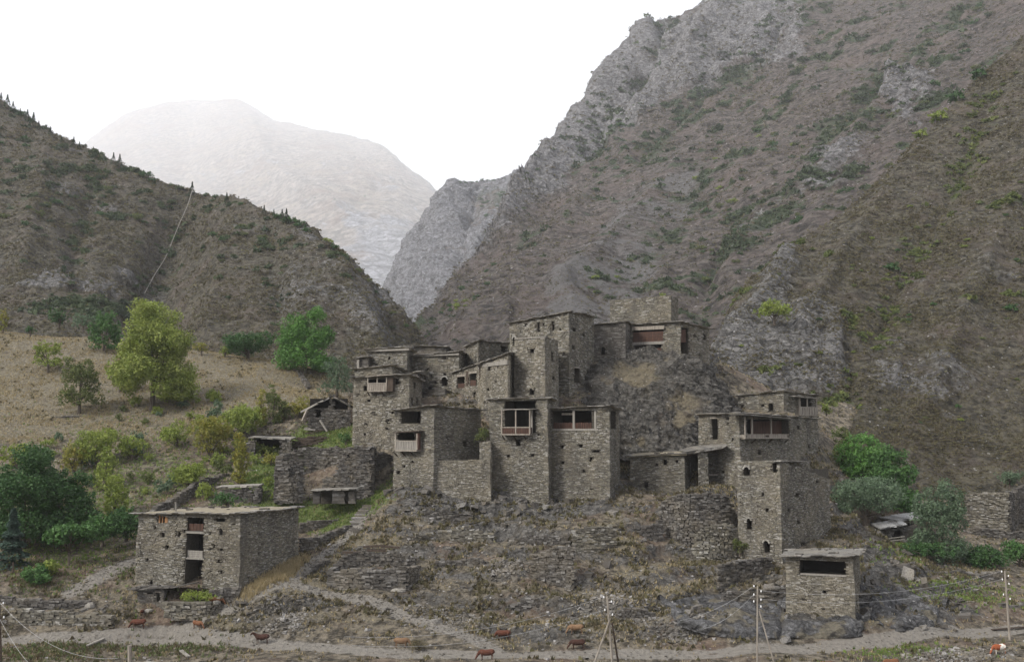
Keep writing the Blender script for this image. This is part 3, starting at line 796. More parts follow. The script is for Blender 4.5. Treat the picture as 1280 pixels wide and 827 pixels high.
def bedrock(name, pts, label, seed, amp=.35):
    """smooth slab outcrop rising from the terrain: top and foot pixel rows"""
    cols = []
    for (x, y0, y1) in pts:
        c = []
        for f in (0, .35, .7, 1):
            y = y0 + (y1 - y0) * f
            g = G(x, y)
            c.append((x, y, g[1] - (.1 + 1.0 * math.sin(math.pi * min(1, f * .8 + .15)))))
        cols.append(c)
    def ex(px, py, S):
        T = S + seed * 7
        v = np.abs(perlin(T * [.35, .35, .5])) + .6 * np.abs(perlin(T * [.9, .9, 1.3]))
        edge = sstep(0, .1, np.linspace(0, 1, S.shape[0]))[:, None] * sstep(1, .9, np.linspace(0, 1, S.shape[0]))[:, None]
        return (amp * (.4 - 1.6 * v) + .10 * fbm(T * 2.2, 3)) - 1.2 * (1 - edge)
    return sheet(name, cols, 80, 44, 4, .1, 0, M['bedrock'], lambda px, py, S: np.stack([0 * px, 0 * px, np.clip(.9 - .9 * sstep(.0, .3, fbm(S / 2.5 + 8, 3)), 0, 1), .9 * sstep(0, .3, fbm(S / 2.5 + 8, 3))], -1), label, back=1.2, extra=ex)
bedrock('rock_outcrop', [(832,756,772),(850,748,782),(880,744,792),(915,746,796),(950,750,797),(985,758,797)], 'blue grey slabs of bedrock above the road left of the small square house', 1)
bedrock('rock_outcrop', [(972,770,796),(1000,776,797),(1030,775,797),(1062,768,796),(1088,774,793)], 'rock apron under the small square house by the road', 2)
bedrock('rock_outcrop', [(1082,742,770),(1100,730,780),(1125,735,788),(1155,748,784),(1180,758,778)], 'broken dark bedrock right of the small square house', 3, .5)
def on_sheet(name, px, py):
    V, sx, sy, Nn, mk, fr = SHEETS[name]
    d = (sx - px) ** 2 + (sy - py) ** 2 + (~fr) * 1e6
    k = np.unravel_index(np.argmin(d), d.shape)
    return V[k]

# ------------------------------------------------------------------ masonry helpers
def wob(p):
    """slow unevenness of hand laid walls, a function of world position"""
    p = np.asarray(p, float)
    return np.stack([fbm(p * .45, 3) * .2, fbm(p * .45 + 31, 3) * .2, p[..., 2] * 0], -1)
def lay(face, z0, ztop, holes, r, hc=(.12, .23), ln=(.2, .6), out=(.01, .09)):
    """stones of one wall face. face(u,z)->point and outward normal; ztop(u); holes (u0,u1,z0,z1) in metres"""
    L, pt, nrm, tan = face
    C, Sz, U = [], [], []
    z = z0
    while z < z0 + 60:
        h = r.uniform(*hc)
        if z + h * .5 > max(ztop(0), ztop(L), ztop(L / 2)): break
        u = -r.uniform(0, .4)
        while u < L:
            l = r.uniform(*ln)
            uc = u + l / 2; zc = z + h / 2
            if uc < L - .02 and uc > .02 and zc + h * .25 < ztop(uc):
                ok = True
                for (a, b, c, d) in holes:
                    if uc + l * .32 > a and uc - l * .32 < b and zc + h * .3 > c and zc - h * .3 < d: ok = False; break
                if ok:
                    C.append((uc, zc)); Sz.append((min(l * .96, 2 * uc + .1, 2 * (L - uc) + .1), h * .92))
            u += l
        z += h
    if not C: return None
    C = np.array(C); Sz = np.array(Sz)
    n = len(C)
    o = r.uniform(*out, n)
    Pc = pt(C[:, 0], C[:, 1])
    th = .16
    Pc = Pc + nrm * (o - th / 2)[:, None]
    X = np.repeat(tan[None], n, 0); Y = np.repeat(nrm[None], n, 0); Z = np.repeat(np.array([[0, 0, 1.]]), n, 0)
    tw = r.normal(0, .05, n)[:, None]
    Xr = X * np.cos(tw) + Z * np.sin(tw); Zr = -X * np.sin(tw) + Z * np.cos(tw)
    V, Fq = boxes(Pc, Xr, Y, Zr, np.stack([Sz[:, 0], np.full(n, th), Sz[:, 1]], -1), .09, r, 2)
    return V, Fq, np.repeat(r.random(n), 5)

class House:
    def __init__(s, name, label, cat, A, B, C, bot, stone='stone', group=None, batter=.028, deep=2.5, f=(), s_=(), seed=0, back_h=None, D4=None):
        s.r = np.random.default_rng(seed + 100)
        A, B, C = [P(*q) for q in (A, B, C)]
        s.z0 = P(B[0] * 0 + 640, bot, B[1])[2]
        s.A, s.B, s.C = A, B, C
        s.D = A + C - B
        s.stone = M[stone]
        s.batter = batter
        cen = (A + C) / 2
        s.cen = cen.copy()
        s.root = thing(name, label, cat, (cen[0], cen[1], s.z0), group)
        zb = s.z0 - deep
        s.zb = zb
        s.faces = {'f': (A, B), 's': (B, C), 'b': (C, s.D), 'l': (s.D, A)}
        s.holes = {k: [] for k in s.faces}
        for key, lst in (('f', f), ('s', s_)):
            for h in lst: s.holes[key].append((s.hole(key, h), h))
        Vs, Fs, Ms, Rs, o = [], [], [], [], 0
        for key, (p, q) in s.faces.items():
            L = np.linalg.norm((q - p)[:2]); tan = np.array([*((q - p)[:2] / L), 0.])
            nr = np.array([tan[1], -tan[0], 0.])
            if np.dot(nr, (p + q) / 2 - cen) < 0: nr = -nr
            zt = lambda u, p=p, q=q, L=L: p[2] + (q[2] - p[2]) * u / L
            ztm = max(p[2], q[2])
            def pt(u, z, p=p, tan=tan, cen=cen, L=L):
                u = np.asarray(u, float); z = np.asarray(z, float)
                b = p[None] + tan[None] * u.reshape(-1, 1) if u.ndim else (p + tan * u)[None]
                w = (s.batter * (ztm_all - z)).reshape(-1, 1) if z.ndim else s.batter * (ztm_all - z)
                dv = b - cen; dv[:, 2] = 0
                k = dv / (np.abs(dv).max(1, keepdims=True) + 1e-9)
                o_ = b + k * w; o_[:, 2] = z
                return o_ + wob(o_)
            ztm_all = max(A[2], B[2], C[2], s.D[2])
            s.faces[key] = (p, q, L, tan, nr, zt, pt)
            # core shell with real openings
            hs = [h for h, _ in s.holes[key]]
            us = set(np.linspace(0, L, max(3, int(L / 1.1) + 1)).tolist()); zs = set(np.linspace(zb, min(p[2], q[2]) - .12, max(3, int((ztm - zb) / 1.2))).tolist())
            for a, b, c, d in hs: us |= {a, b}; zs |= {c, d}
            us = np.array(sorted(x for x in us if -1e-6 <= x <= L + 1e-6)); zs = np.array(sorted(zs))
            uu, zz = np.meshgrid(us, zs)
            V = pt(uu.ravel(), zz.ravel())
            top = pt(us, np.array([zt(u) for u in us]))
            V = np.concatenate([V, top]) - nr * .05
            nu, nz = len(us), len(zs) + 1
            Fq = []
            for j in range(nz - 1):
                for i in range(nu - 1):
                    um = (us[i] + us[i + 1]) / 2
                    zm = (zs[j] + zs[j + 1]) / 2 if j < nz - 2 else zs[-1] + .01
                    if any(a < um < b and c < zm < d for a, b, c, d in hs): continue
                    Fq.append([j * nu + i, j * nu + i + 1, (j + 1) * nu + i + 1, (j + 1) * nu + i])
            Fq = np.array(Fq)
            Vs.append(V); Fs.append(Fq + o); o += len(V); Ms.append(np.ones(len(Fq))); Rs.append(np.zeros(len(Fq)))
            if key != 'b':
                dens = ((.07, .14) if B[1] < 152 else (.12, .21)) if key in 'fs' else (.3, .5)
                lnn = ((.22, .6) if B[1] < 152 else (.3, .75)) if key in 'fs' else (.6, 1.3)
                g = lay((L, pt, nr, tan), max(zb, s.z0 - 2.2), zt, hs, s.r, dens, lnn)
                if g:
                    Vs.append(g[0]); Fs.append(g[1] + o); o += len(g[0]); Ms.append(np.zeros(len(g[1]))); Rs.append(g[2])
        # larger quoin stones up the visible corners
        C, X, Y, S = [], [], [], []
        for (k1, u1, k2, sg) in (('f', 0, 'l', 1), ('f', 1, 's', -1), ('s', 1, 's', -1)):
            p, q, L, tan, nr, zt, pt = s.faces[k1]
            z = s.z0 - .8; alt = 0
            while z < zt(u1 * L) - .1:
                h = s.r.uniform(.14, .27)
                c = pt(np.array([u1 * L]), np.array([z + h / 2]))[0]
                l = s.r.uniform(.45, .8) if alt else s.r.uniform(.25, .4)
                C.append(c + tan * sg * (l / 2 - .04) - nr * .12); X.append(tan); Y.append(nr); S.append((l, .36, h * .93))
                alt = 1 - alt; z += h
        if C:
            X = np.array(X); Y = np.array(Y); n_ = len(C)
            V, Fq = boxes(C, X, Y, np.tile([0, 0, 1.], (n_, 1)), S, .07, s.r)
            Vs.append(V); Fs.append(Fq + o); o += len(V); Ms.append(np.zeros(len(Fq))); Rs.append(np.repeat(s.r.random(n_), 6))
        s.wall = mesh('wall', np.concatenate(Vs), np.concatenate(Fs), [s.stone, M['mortar']], s.root, np.concatenate(Rs), np.concatenate(Ms))
        for key in 'fs':
            for (h, spec) in s.holes[key]: s.opening(key, h, spec)
    def uz(s, key, px, py, off=0.0):
        """pixel -> (u,z) on a face plane pushed outward by off"""
        p, q = s.faces[key][:2]
        t = (q - p)[:2]; L = np.linalg.norm(t); t = t / L
        n = np.array([t[1], -t[0]])
        if np.dot(n, ((p + q) / 2 - s.cen)[:2]) < 0: n = -n
        p2 = p[:2] + n * off
        a, b, c = ray(px, py)
        A_ = np.array([[t[0], -a], [t[1], -b]])
        u, k = np.linalg.solve(A_, -p2)
        return u, CZ + c * k
    def hole(s, key, h):
        x0, y0, x1, y1 = h[:4]
        u0, z1 = s.uz(key, x0, (y0 + y1) / 2)[0], s.uz(key, (x0 + x1) / 2, y0)[1]
        u1, z0 = s.uz(key, x1, (y0 + y1) / 2)[0], s.uz(key, (x0 + x1) / 2, y1)[1]
        p, q = s.faces[key][:2]
        L = np.linalg.norm((q - p)[:2])
        u0, u1 = max(.12, min(u0, u1)), min(L - .12, max(u0, u1))
        zt = min(p[2], q[2]) - .14
        return (u0, u1, min(z0, z1), min(max(z0, z1), zt))
    def opening(s, key, h, spec):
        kind = spec[4] if len(spec) > 4 else 'w'
        p, q, L, tan, nr, zt, pt = s.faces[key]
        a, b, c, d = h
        dep = {'w': .8, 'a': .9, 'd': 1.6, 'L': 3.2, 'B': 2.4}[kind]
        fr = np.concatenate([pt(np.array([u]), np.array([z])) for u, z in ((a, c), (b, c), (b, d), (a, d))]) - nr * .06
        bk = fr - nr * dep
        V = np.concatenate([fr, bk])
        Fq = np.array([[0, 1, 5, 4], [1, 2, 6, 5], [2, 3, 7, 6], [3, 0, 4, 7], [4, 5, 6, 7]])
        nm = {'w': 'window', 'a': 'window', 'd': 'doorway', 'L': 'loggia', 'B': 'loggia'}[kind]
        o = mesh(nm, V, Fq, [M['mortar'], M['inner_shade']], s.root, midx=[0, 0, 1, 0, 1])  # ceiling and back carry the interior shade as dark colour
        if kind == 'a':
            w = b - a
            pts = []
            for k in range(6):
                th = math.pi * k / 5
                pts.append((a + w / 2 - math.cos(th) * w * .56, d - w * .38 + math.sin(th) * w * .5))
            pr = []
            for (u1, z1), (u2, z2) in zip(pts[:-1], pts[1:]):
                pr.append(bar(pt(np.array([u1]), np.array([z1]))[0] + nr * .05, pt(np.array([u2]), np.array([z2]))[0] + nr * .05, .22, .2, nr))
            # corner fillers keep the arch round
            V, Fq = merge(pr)
            mesh('arch_stones', V, Fq, s.stone, o, rnd=np.full(len(Fq), .7))
        elif kind in 'wd' and (b - a) > .35:
            a_ = pt(np.array([a - .15]), np.array([d + .07]))[0]; b_ = pt(np.array([b + .15]), np.array([d + .07]))[0]
            V, Fq = bar(a_ + nr * .0, b_ + nr * .0, .25, .14)
            mesh('lintel', V, Fq, M['wood'] if kind == 'd' else s.stone, o, rnd=np.full(len(Fq), .3))
        return o
    def pos(s, key, px, py, off=0.0):
        u, z = s.uz(key, px, py, off)
        p, q, L, tan, nr = s.faces[key][:5]
        o = p + tan * u + nr * off
        o[2] = z
        w = s.batter * (max(s.A[2], s.B[2], s.C[2]) - z)
        return o + nr * 0
    def box(s, key, rect, o0, o1, mat, name, parent=None, extra=None):
        """box over a picture rectangle of a face, from offset o0 to o1 outward"""
        x0, y0, x1, y1 = rect
        om = (o0 + o1) / 2
        p, q, L, tan, nr = s.faces[key][:5]
        xm, ym = (x0 + x1) / 2, (y0 + y1) / 2
        u0, u1 = s.uz(key, x0, ym, o1)[0], s.uz(key, x1, ym, o1)[0]
        za, zb_ = s.uz(key, xm, y0, o1)[1], s.uz(key, xm, y1, o1)[1]
        c = p + tan * (u0 + u1) / 2 + nr * om
        c[2] = (za + zb_) / 2
        V, Fq = boxes(c, tan, nr, [0, 0, 1], [max(abs(u1 - u0), .06), abs(o1 - o0), max(abs(za - zb_), .05)], .01, s.r)
        return mesh(name, V, Fq, mat, parent or s.root, rnd=np.full(6, s.r.random()))
    def boards(s, key, rect, off, n, mat, name, parent=None, gap=.25, horiz=False):
        x0, y0, x1, y1 = rect
        out = []
        p, q, L, tan, nr = s.faces[key][:5]
        for k in range(n):
            if horiz:
                a0, a1 = y0 + (y1 - y0) * (k + gap / 2) / n, y0 + (y1 - y0) * (k + 1 - gap / 2) / n
                r_ = (x0, a0, x1, a1)
            else:
                a0, a1 = x0 + (x1 - x0) * (k + gap / 2) / n, x0 + (x1 - x0) * (k + 1 - gap / 2) / n
                j = s.r.uniform(-.4, .4)
                r_ = (a0, y0 + j, a1, y1 + s.r.uniform(-.3, .3))
            xm, ym = (r_[0] + r_[2]) / 2, (r_[1] + r_[3]) / 2
            u0, u1 = s.uz(key, r_[0], ym, off)[0], s.uz(key, r_[2], ym, off)[0]
            za, zb_ = s.uz(key, xm, r_[1], off)[1], s.uz(key, xm, r_[3], off)[1]
            c = p + tan * (u0 + u1) / 2 + nr * off; c[2] = (za + zb_) / 2
            out.append(boxes(c, tan, nr, [0, 0, 1], [abs(u1 - u0), .05, abs(za - zb_)], .01, s.r))
        V, Fq = merge(out)
        return mesh(name, V, Fq, mat, parent or s.root)
    def roof(s, over=.35, th=.2, top='roof_earth', lift=.02, slate='slate', drop=0.0):
        r = s.r
        cs = [s.A, s.B, s.C, s.D]
        cen = s.cen
        ext = []
        for c in cs:
            d = c - cen; d[2] = 0
            ext.append(c + np.sign(1) * d / np.abs(np.linalg.norm(d)) * over * 1.4 + np.array([0, 0, lift]))
        n = 9
        u, v = np.meshgrid(np.linspace(0, 1, n), np.linspace(0, 1, n))
        g = ((1 - u) * (1 - v))[..., None] * ext[0] + (u * (1 - v))[..., None] * ext[1] + (u * v)[..., None] * ext[2] + ((1 - u) * v)[..., None] * ext[3]
        g = g + np.stack([u * 0, u * 0, .24 * fbm(g * .4, 3) + .10 * np.sin(u * math.pi) * np.sin(v * math.pi)], -1)
        topv = g + [0, 0, th * .8]; botv = g
        V = np.concatenate([topv.reshape(-1, 3), botv.reshape(-1, 3)])
        idx = np.arange(n * n).reshape(n, n)
        q = np.stack([idx[:-1, :-1], idx[:-1, 1:], idx[1:, 1:], idx[1:, :-1]], -1).reshape(-1, 4)
        loop = np.concatenate([idx[0, :-1], idx[:-1, -1], idx[-1, :0:-1], idx[:0:-1, 0]])
        side = np.stack([loop, np.roll(loop, -1), np.roll(loop, -1) + n * n, loop + n * n], -1)
        Fq = np.concatenate([q, q + n * n, side])
        o = mesh('roof', V, Fq, M[top], s.root)
        # slate slabs along the eaves
        C, X, Y, S = [], [], [], []
        for k in range(4):
            p, q_ = ext[k], ext[(k + 1) % 4]
            L = np.linalg.norm((q_ - p)[:2]); tan = unit((q_ - p)); nr = np.array([tan[1], -tan[0], 0]); nr = unit(nr)
            if np.dot(nr, (p + q_) / 2 - cen) < 0: nr = -nr
            x = 0
            while x < L:
                l = r.uniform(.5, 1.3)
                pp = p + tan * (x + l / 2)
                hz_ = fbm(pp * .4, 3) * .24
                C.append(pp - nr * r.uniform(.05, .3) + np.array([0, 0, th * r.uniform(.5, .95) + hz_])); X.append(tan); Y.append(nr); S.append((l * 1.02, r.uniform(.7, 1.0), r.uniform(.06, .13)))
                x += l
        X, Y = np.array(X), np.array(Y)
        Zz = np.cross(X, Y); Zz[Zz[:, 2] < 0] *= -1
        V, Fq = boxes(C, X, Y, Zz, S, .06, r)
        mesh('eave_slates', V, Fq, M[slate], o, rnd=np.repeat(r.random(len(C)), 6))
        # stones and firewood left on the roof
        k = int(6 + 8 * r.random())
        uv = r.random((k, 2)) * .9 + .05
        pp = np.array([(1 - a) * (1 - b) * ext[0] + a * (1 - b) * ext[1] + a * b * ext[2] + (1 - a) * b * ext[3] for a, b in uv]) + [0, 0, th + .08]
        pp[:, 2] += fbm(pp * .4, 3) * .24
        th_ = r.random(k) * 3.14; X = np.stack([np.cos(th_), np.sin(th_), 0 * th_], -1); Y = np.stack([-np.sin(th_), np.cos(th_), 0 * th_], -1); Z = np.tile([0, 0, 1.], (k, 1))
        sz = np.stack([r.uniform(.2, .9, k), r.uniform(.15, .35, k), r.uniform(.08, .25, k)], -1)
        V, Fq = boxes(pp, X, Y, Z, sz, .12, r)
        tag(mesh('loose_stones', V, Fq, M['stone_dark'], o, rnd=np.repeat(r.random(k), 6)), kind='stuff')
        s.roofo = o
        return o
    def slab(s, key, rect, o0, o1, name='awning', mat='slate', tilt=0.0, parent=None):
        """roof slab spanning px range x0..x1 at heights (y at x0, y at x1), from offset o0 to o1"""
        x0, y0, x1, y1 = rect
        p, q, L, tan, nr = s.faces[key][:5]
        u0, z0 = s.uz(key, x0, y0, o1); u1, z1 = s.uz(key, x1, y1, o1)
        a = p + tan * u0; b = p + tan * u1; a[2] = z0; b[2] = z1
        out = []; rr = []
        n = max(2, int(abs(u1 - u0) / .8))
        for k in range(n):
            f0, f1 = k / n, (k + 1) / n
            c = a + (b - a) * (f0 + f1) / 2 + nr * (o0 + o1) / 2
            Yv = unit(nr * (o1 - o0) + np.array([0, 0, -tilt]))
            xx = unit(b - a)
            out.append(boxes(c + np.array([0, 0, tilt / 2 + s.r.uniform(-.03, .03)]), xx, Yv, np.cross(xx, Yv), [abs(u1 - u0) / n * 1.03, (o1 - o0) + s.r.uniform(-.05, .1), .12], .03, s.r)); rr += [s.r.random()] * 6
        V, Fq = merge(out)
        return mesh(name, V, Fq, M[mat], parent or s.root, rnd=rr)
    def balcony(s, key, x0, x1, yroof, yrail, yfloor, depth=1.0, nb=10, mat='wood', rail='wood', posts=(0, 1), roofmat='slate', flr=2.0, post_w=1.6, open_top=None):
        fl = s.box(key, (x0, yfloor, x1, yfloor + flr), 0, depth, M[mat], 'balcony')
        s.box(key, (x0 - .5, yrail - .8, x1 + .5, yrail + .5), depth - .1, depth, M[mat], 'handrail', fl)
        s.boards(key, (x0, yrail, x1, yfloor), depth - .06, nb, M[rail], 'railing', fl, .18)
        # side railings
        p, q, L, tan, nr = s.faces[key][:5]
        for xs_ in (x0, x1):
            u, zt_ = s.uz(key, xs_, yrail, depth); _, zf = s.uz(key, xs_, yfloor, depth)
            a = p + tan * u; 
            V, Fq = merge([boxes([*(a + nr * (depth * (k + .5) / 4))[:2], (zt_ + zf) / 2], nr, tan, [0, 0, 1], [depth / 4 * .8, .05, abs(zt_ - zf)]) for k in range(4)])
            mesh('side_rail', V, Fq, M[rail], fl)
        for f in posts:
            x = x0 + (x1 - x0) * f
            s.box(key, (x - post_w / 2, yroof, x + post_w / 2, yfloor), depth - .16, depth - .02, M[mat], 'post', fl)
        # brackets under the floor
        for f in (.12, .5, .88):
            x = x0 + (x1 - x0) * f
            u, z = s.uz(key, x, yfloor + flr, 0)
            a = p + tan * u; a[2] = z - .7
            b = p + tan * u + nr * depth * .9; b[2] = z - .05
            V, Fq = bar(a, b, .12)
            mesh('bracket', V, Fq, M['wood_dark'], fl)
        return fl

# ------------------------------------------------------------------ the detached house on the left
h = House('stone_house', 'detached three storey stone house lower left with a tall open slot up its front', 'house',
    (174,643,126), (301,642,121.5), (372,635,133), 735, 'stone', batter=.02, seed=1,
    f=[(233,643.5,254,736,'B'), (199,643,209,653,'L'), (270,643,280,652,'L'),
       (203,665,206,671), (223,664,226,670), (209,681,212,686), (184,697,186,701), (229,662,231,665), (190,724,193,730), (193,657,195,660),
       (263,664,265,668), (275,661,278,668), (267,680,269,684), (275,685,278,688), (262,684,264,687), (272,699,275,703), (275,712,277,716), (263,713,264,715), (292,654,294,656)],
    s_=[(310,665,312,668), (322,690,323,692)])
h.roof(.45, .22)
h.boards('f', (233.5,654,254.5,663), -.25, 5, M['wood_red'], 'parapet_boards', gap=.06)
h.boards('f', (234,687.5,253.5,697), -.2, 4, M['wood_pale'], 'parapet_boards', gap=.06, horiz=True)
h.box('f', (232,664,256,666.5), -.9, .12, M['wood_pale'], 'floor_slab')
h.box('f', (232,697,255,698.8), -.9, .1, M['wood_pale'], 'floor_slab')
w = h.box('f', (198.5,643.5,200,653), -.1, .06, M['wood_orange'], 'window_frame')
h.box('f', (206,643.5,209.5,653), -.1, .08, M['wood_orange'], 'shutter', w)
h.box('f', (202.4,643.5,203.4,653), -.1, .06, M['wood_orange'], 'mullion', w)
V, Fq = tube([P(220,639,128), P(219.5,627,128)], .1, 6)
mesh('chimney_pipe', V, Fq, M['wood_pale'], h.root)
sh = House('low_store', 'low slate roofed store with a dark doorway in front of the detached house', 'shed',
    (173,737,122.2), (205,736,121), (212,734,123.5), 752, 'stone_dark', seed=2, f=[(196,739,200,752,'d'), (184,737.8,191,742)])
sh.roof(.4, .25, 'slate', slate='stone_dark')
sh.slab('f', (203,735.5,232,731), -2.4, .2, 'lean_to_roof', 'stone_dark')

# ------------------------------------------------------------------ left side of the village
H_ = House
h = H_('balcony_house', 'tall tan house at the left edge of the village with a small wooden balcony', 'house',
    (443,473,160), (511,469,157), (527,477,166), 565, 'stone_warm', batter=.012, seed=3,
    f=[(459,471,483,480,'B'), (494,473,499,480), (455,482,459,488), (460,499,463,502), (467,515,469,518), (457,528,459,531), (484,524,486,529), (483,534,485,537), (456,541,458,544), (489,514,491,517),(445,492,448,495)],
    s_=[(517,478,519,485), (520,497,522,507), (514,497,516,506), (516,514,518,518)])
h.roof(.3, .2)
bl = h.balcony('f', 459.5, 483, 471, 479, 487.5, .9, 9, 'wood', 'wood', (0, .5, 1), flr=1.8, post_w=1.2)
h.slab('f', (457,470.5,491,468), -.3, 1.3, 'balcony_roof', 'wood')
h.box('f', (483,472,491,489), 0, .8, M['wood_dark'], 'boarded_end', bl)
h = H_('upper_block', 'low upper tier of stone right behind the roof of the small wooden balcony house', 'house',
    (444,462,168), (490,457,166), (508,466,172), 480, 'stone', seed=4, f=[(458,470,461,473)])
h.roof(.3, .2)
h = H_('square_tower_house', 'square stone block with a long pale flat eave, highest of the left cluster of houses', 'house',
    (460,438,176), (508,435,173), (516,441,181), 500, 'stone', seed=5, f=[(486,446,488,449), (471,438.5,475,441)], s_=[(511,446,512,451)])
h.roof(.5, .25)
h.box('f', (457,436.2,511,438.6), -.3, .55, M['wood_pale'], 'eave_beam')
h = H_('porch_house', 'small low stone room with a pale corner post at the upper left of the village', 'house',
    (447,449,172), (460,447,171), (463,449,176), 470, 'stone_dark', seed=6)
h.roof(.3, .16)
h.box('f', (446,449,448.5,463), .3, .55, M['wood_pale'], 'post')
h = H_('rear_house', 'long low stone house seen only by its eave behind the left cluster', 'house',
    (508,433,190), (557,434,188), (562,438,196), 470, 'stone_dark', seed=7, f=[(519,437,521,440)])
h.roof(.35, .2)
h = H_('arched_window_house', 'stone house with one black arched window between the square block and the gallery house', 'house',
    (516,446,178), (573,440,174), (583,445,184), 520, 'stone', seed=8,
    f=[(552,471,559,482,'a'), (554,446,557,449), (534,460,536,463), (538,468,540,471), (543,476,546,479), (554,466,557,469), (536,483,540,487)])
h.roof(.35, .2)
h.box('f', (516,442.8,573,444.6), -.3, .45, M['wood_pale'], 'eave_beam')
h = H_('side_annex', 'narrow dark annex leaning on the right side of the balcony house', 'house',
    (510,467,169), (522,466,168), (531,471,176), 520, 'stone_dark', seed=9, f=[(514,470,516,474)])
h.roof(.25, .16)
h = H_('low_front_wall_house', 'broken low wall of pale topped stone below the arched window', 'wall',
    (522,488,172), (556,486,168), (566,490,174), 510, 'stone_dark', seed=10, f=[(551,494,555,499)])
V, Fq = bar(P(533,489,168), P(560,484,167), .5, .5); 
h = H_('gallery_house', 'long stone house stepping uphill with two reddish boarded gallery windows', 'house',
    (566,467,172), (601,455,163), (611,458,171), 530, 'stone_warm', seed=11, deep=5,
    f=[(572,470,581,485,'B'), (587,466,595,482,'B'), (581,499,584,509), (592,490,594,497)])
h.roof(.3, .18)
h.boards('f', (572,479,581,485), -.1, 5, M['wood_red'], 'gallery_boards', gap=.05)
h.boards('f', (587,475,595,482), -.1, 4, M['wood_red'], 'gallery_boards', gap=.05)
h.box('f', (571,468,582,470.5), -.1, .15, M['wood'], 'lintel_beam'); h.box('f', (586,464,596,466.5), -.1, .15, M['wood'], 'lintel_beam')
h.box('f', (582.5,464,585,482), -.1, .12, M['wood_dark'], 'post')
h = H_('corner_house', 'tall stone house with a pale timber band under its roof and a dark right side', 'house',
    (600,456,163), (635,443,155.5), (644,444,164), 530, 'stone_warm', seed=12, deep=5,
    f=[(611,457,613,463), (622,455,624,459), (610,485,612,488), (607,500,608,503), (619,475,620,478)], s_=[])
h.roof(.3, .2)
h.box('f', (603,452,634,457), -.05, .22, M['wood_pale'], 'timber_band')
h.box('f', (598.5,458,600.5,510), -.1, .14, M['wood_dark'], 'corner_post')
h = H_('roof_room', 'small square stone room with a dark opening at its right, above the gallery house', 'house',
    (583,434,182), (598,427,177), (635,429,186), 470, 'stone', seed=13, s_=[(626,431,634,440,'B')])
h.roof(.3, .18)
# ------------------------------------------------------------------ main tower group
h = H_('great_tower', 'big square stone tower house in the village centre with a dark right side', 'tower',
    (638,405,171), (711,391,163.5), (742,396,172), 500, 'stone', seed=14, deep=4, batter=.012,
    f=[(641,421,646,432,'a'), (672,401,674.5,415), (690,399,692.5,413), (656,404,658,408), (700,410,702,413), (703,440,705,444), (679,404,681,407)],
    s_=[(717,460,724,478,'d'), (715,432,717,436), (728,417,730,420), (716,410,719,414)])
h.roof(.25, .2)
h = H_('buttress_tower', 'pale stone half tower standing proud against the front of the great tower', 'tower',
    (644,425,158.5), (681,421,155), (697,425,162), 515, 'stone_warm', seed=15, deep=4, batter=.012,
    f=[(663,436,667,441), (662,485,667,493,'a')], s_=[(689,440,691,451), (690,470,692,474)])
h.box('f', (643,421,682,423), -.4, .12, M['slate'], 'cap_stones')
h = H_('connecting_house', 'dark house with a small arched window between the great tower and the red panelled house', 'house',
    (741,407,172), (781,403,171), (790,405,178), 455, 'stone_dark', seed=16, f=[(752,433,757,443,'a')])
h.roof(.2, .18)
h = H_('roofless_tower', 'topmost bare walled stone tower with no windows, on the summit of the rock', 'tower',
    (763,375,184), (838,369,178.5), (847,373,184), 420, 'stone', seed=17, batter=.006)
# capping stones
h = H_('red_panel_house', 'stone house on the rock summit with a red boarded loggia over a black opening', 'house',
    (776,407,176), (850,403,171.5), (886,412,176), 452, 'stone', seed=18, deep=6, batter=.006,
    f=[(791,407,829,428,'L'), (794,430,827,440,'L')],
    s_=[(851,408,860,446,'B'), (879,418,882,424), (873,442,874,444), (867,418,868,421)])
h.roof(.35, .2)
h.boards('f', (791,414.5,829,428), -.15, 4, M['wood_red'], 'red_boards', gap=.06, horiz=True)
h.box('f', (790,407.5,830,412), -.2, .15, M['wood'], 'top_beam')
h.box('f', (790,427,830,430.5), -.2, .15, M['wood_pale'], 'sill_beam')
h.box('f', (818,435,827,443), -.1, .06, M['wood_red'], 'red_door')
h.boards('s', (851,412,857,428), -.15, 3, M['wood_red'], 'red_boards', gap=.05)

# ------------------------------------------------------------------ front row
h = H_('dark_sided_house', 'house with a square black loggia over a pale balcony and a large dark blank side', 'house',
    (494,513,150), (543,508,145.5), (600,513,153), 608, 'stone', seed=19, deep=3, batter=.012,
    f=[(502,512,526,529,'L'), (497,541,518,557,'L'), (515,575,517,578), (505,581,508,584), (497,588,500,592)],
    s_=[(558,546,560,549), (579,551,583,558)])
h.roof(.3, .2)
fl = h.balcony('f', 494, 521, 541.5, 551, 562, 1.0, 13, 'wood', 'wood_pale', (0, 1), flr=1.8, post_w=1.4)
h.slab('f', (492,540.5,524,538), -.2, 1.2, 'balcony_roof', 'wood_dark')
h.box('f', (520,541,523,562), .5, .95, M['wood_red'], 'end_boards', fl)
h = H_('terrace_wall', 'long pale stone terrace wall running right from under the railed balcony', 'wall',
    (545,575,146), (612,574,144.5), (613,568,150), 612, 'stone_warm', seed=20, deep=3, batter=.02)
h = H_('buttress', 'short pale stone buttress stepped up beside the hanging balcony house', 'wall',
    (600,553,147), (613,551,146), (615,553,149), 612, 'stone', seed=21, batter=.01)
h = H_('hanging_balcony_house', 'tall front house with a red railed balcony hanging in a black recess', 'house',
    (613,500,148), (684,498,144.5), (692,502,149), 612, 'stone', seed=22, deep=3, batter=.010,
    f=[(631,500,669,541,'L'), (645,549,651,557), (634,568,637,571), (664,567,667,570), (672,542,674,544)])
h.roof(.3, .2)
fl = h.balcony('f', 627, 662, 512, 534, 542, 1.0, 15, 'wood', 'wood_red', (0, .5, 1), 'wood', flr=1.5, post_w=1.5)
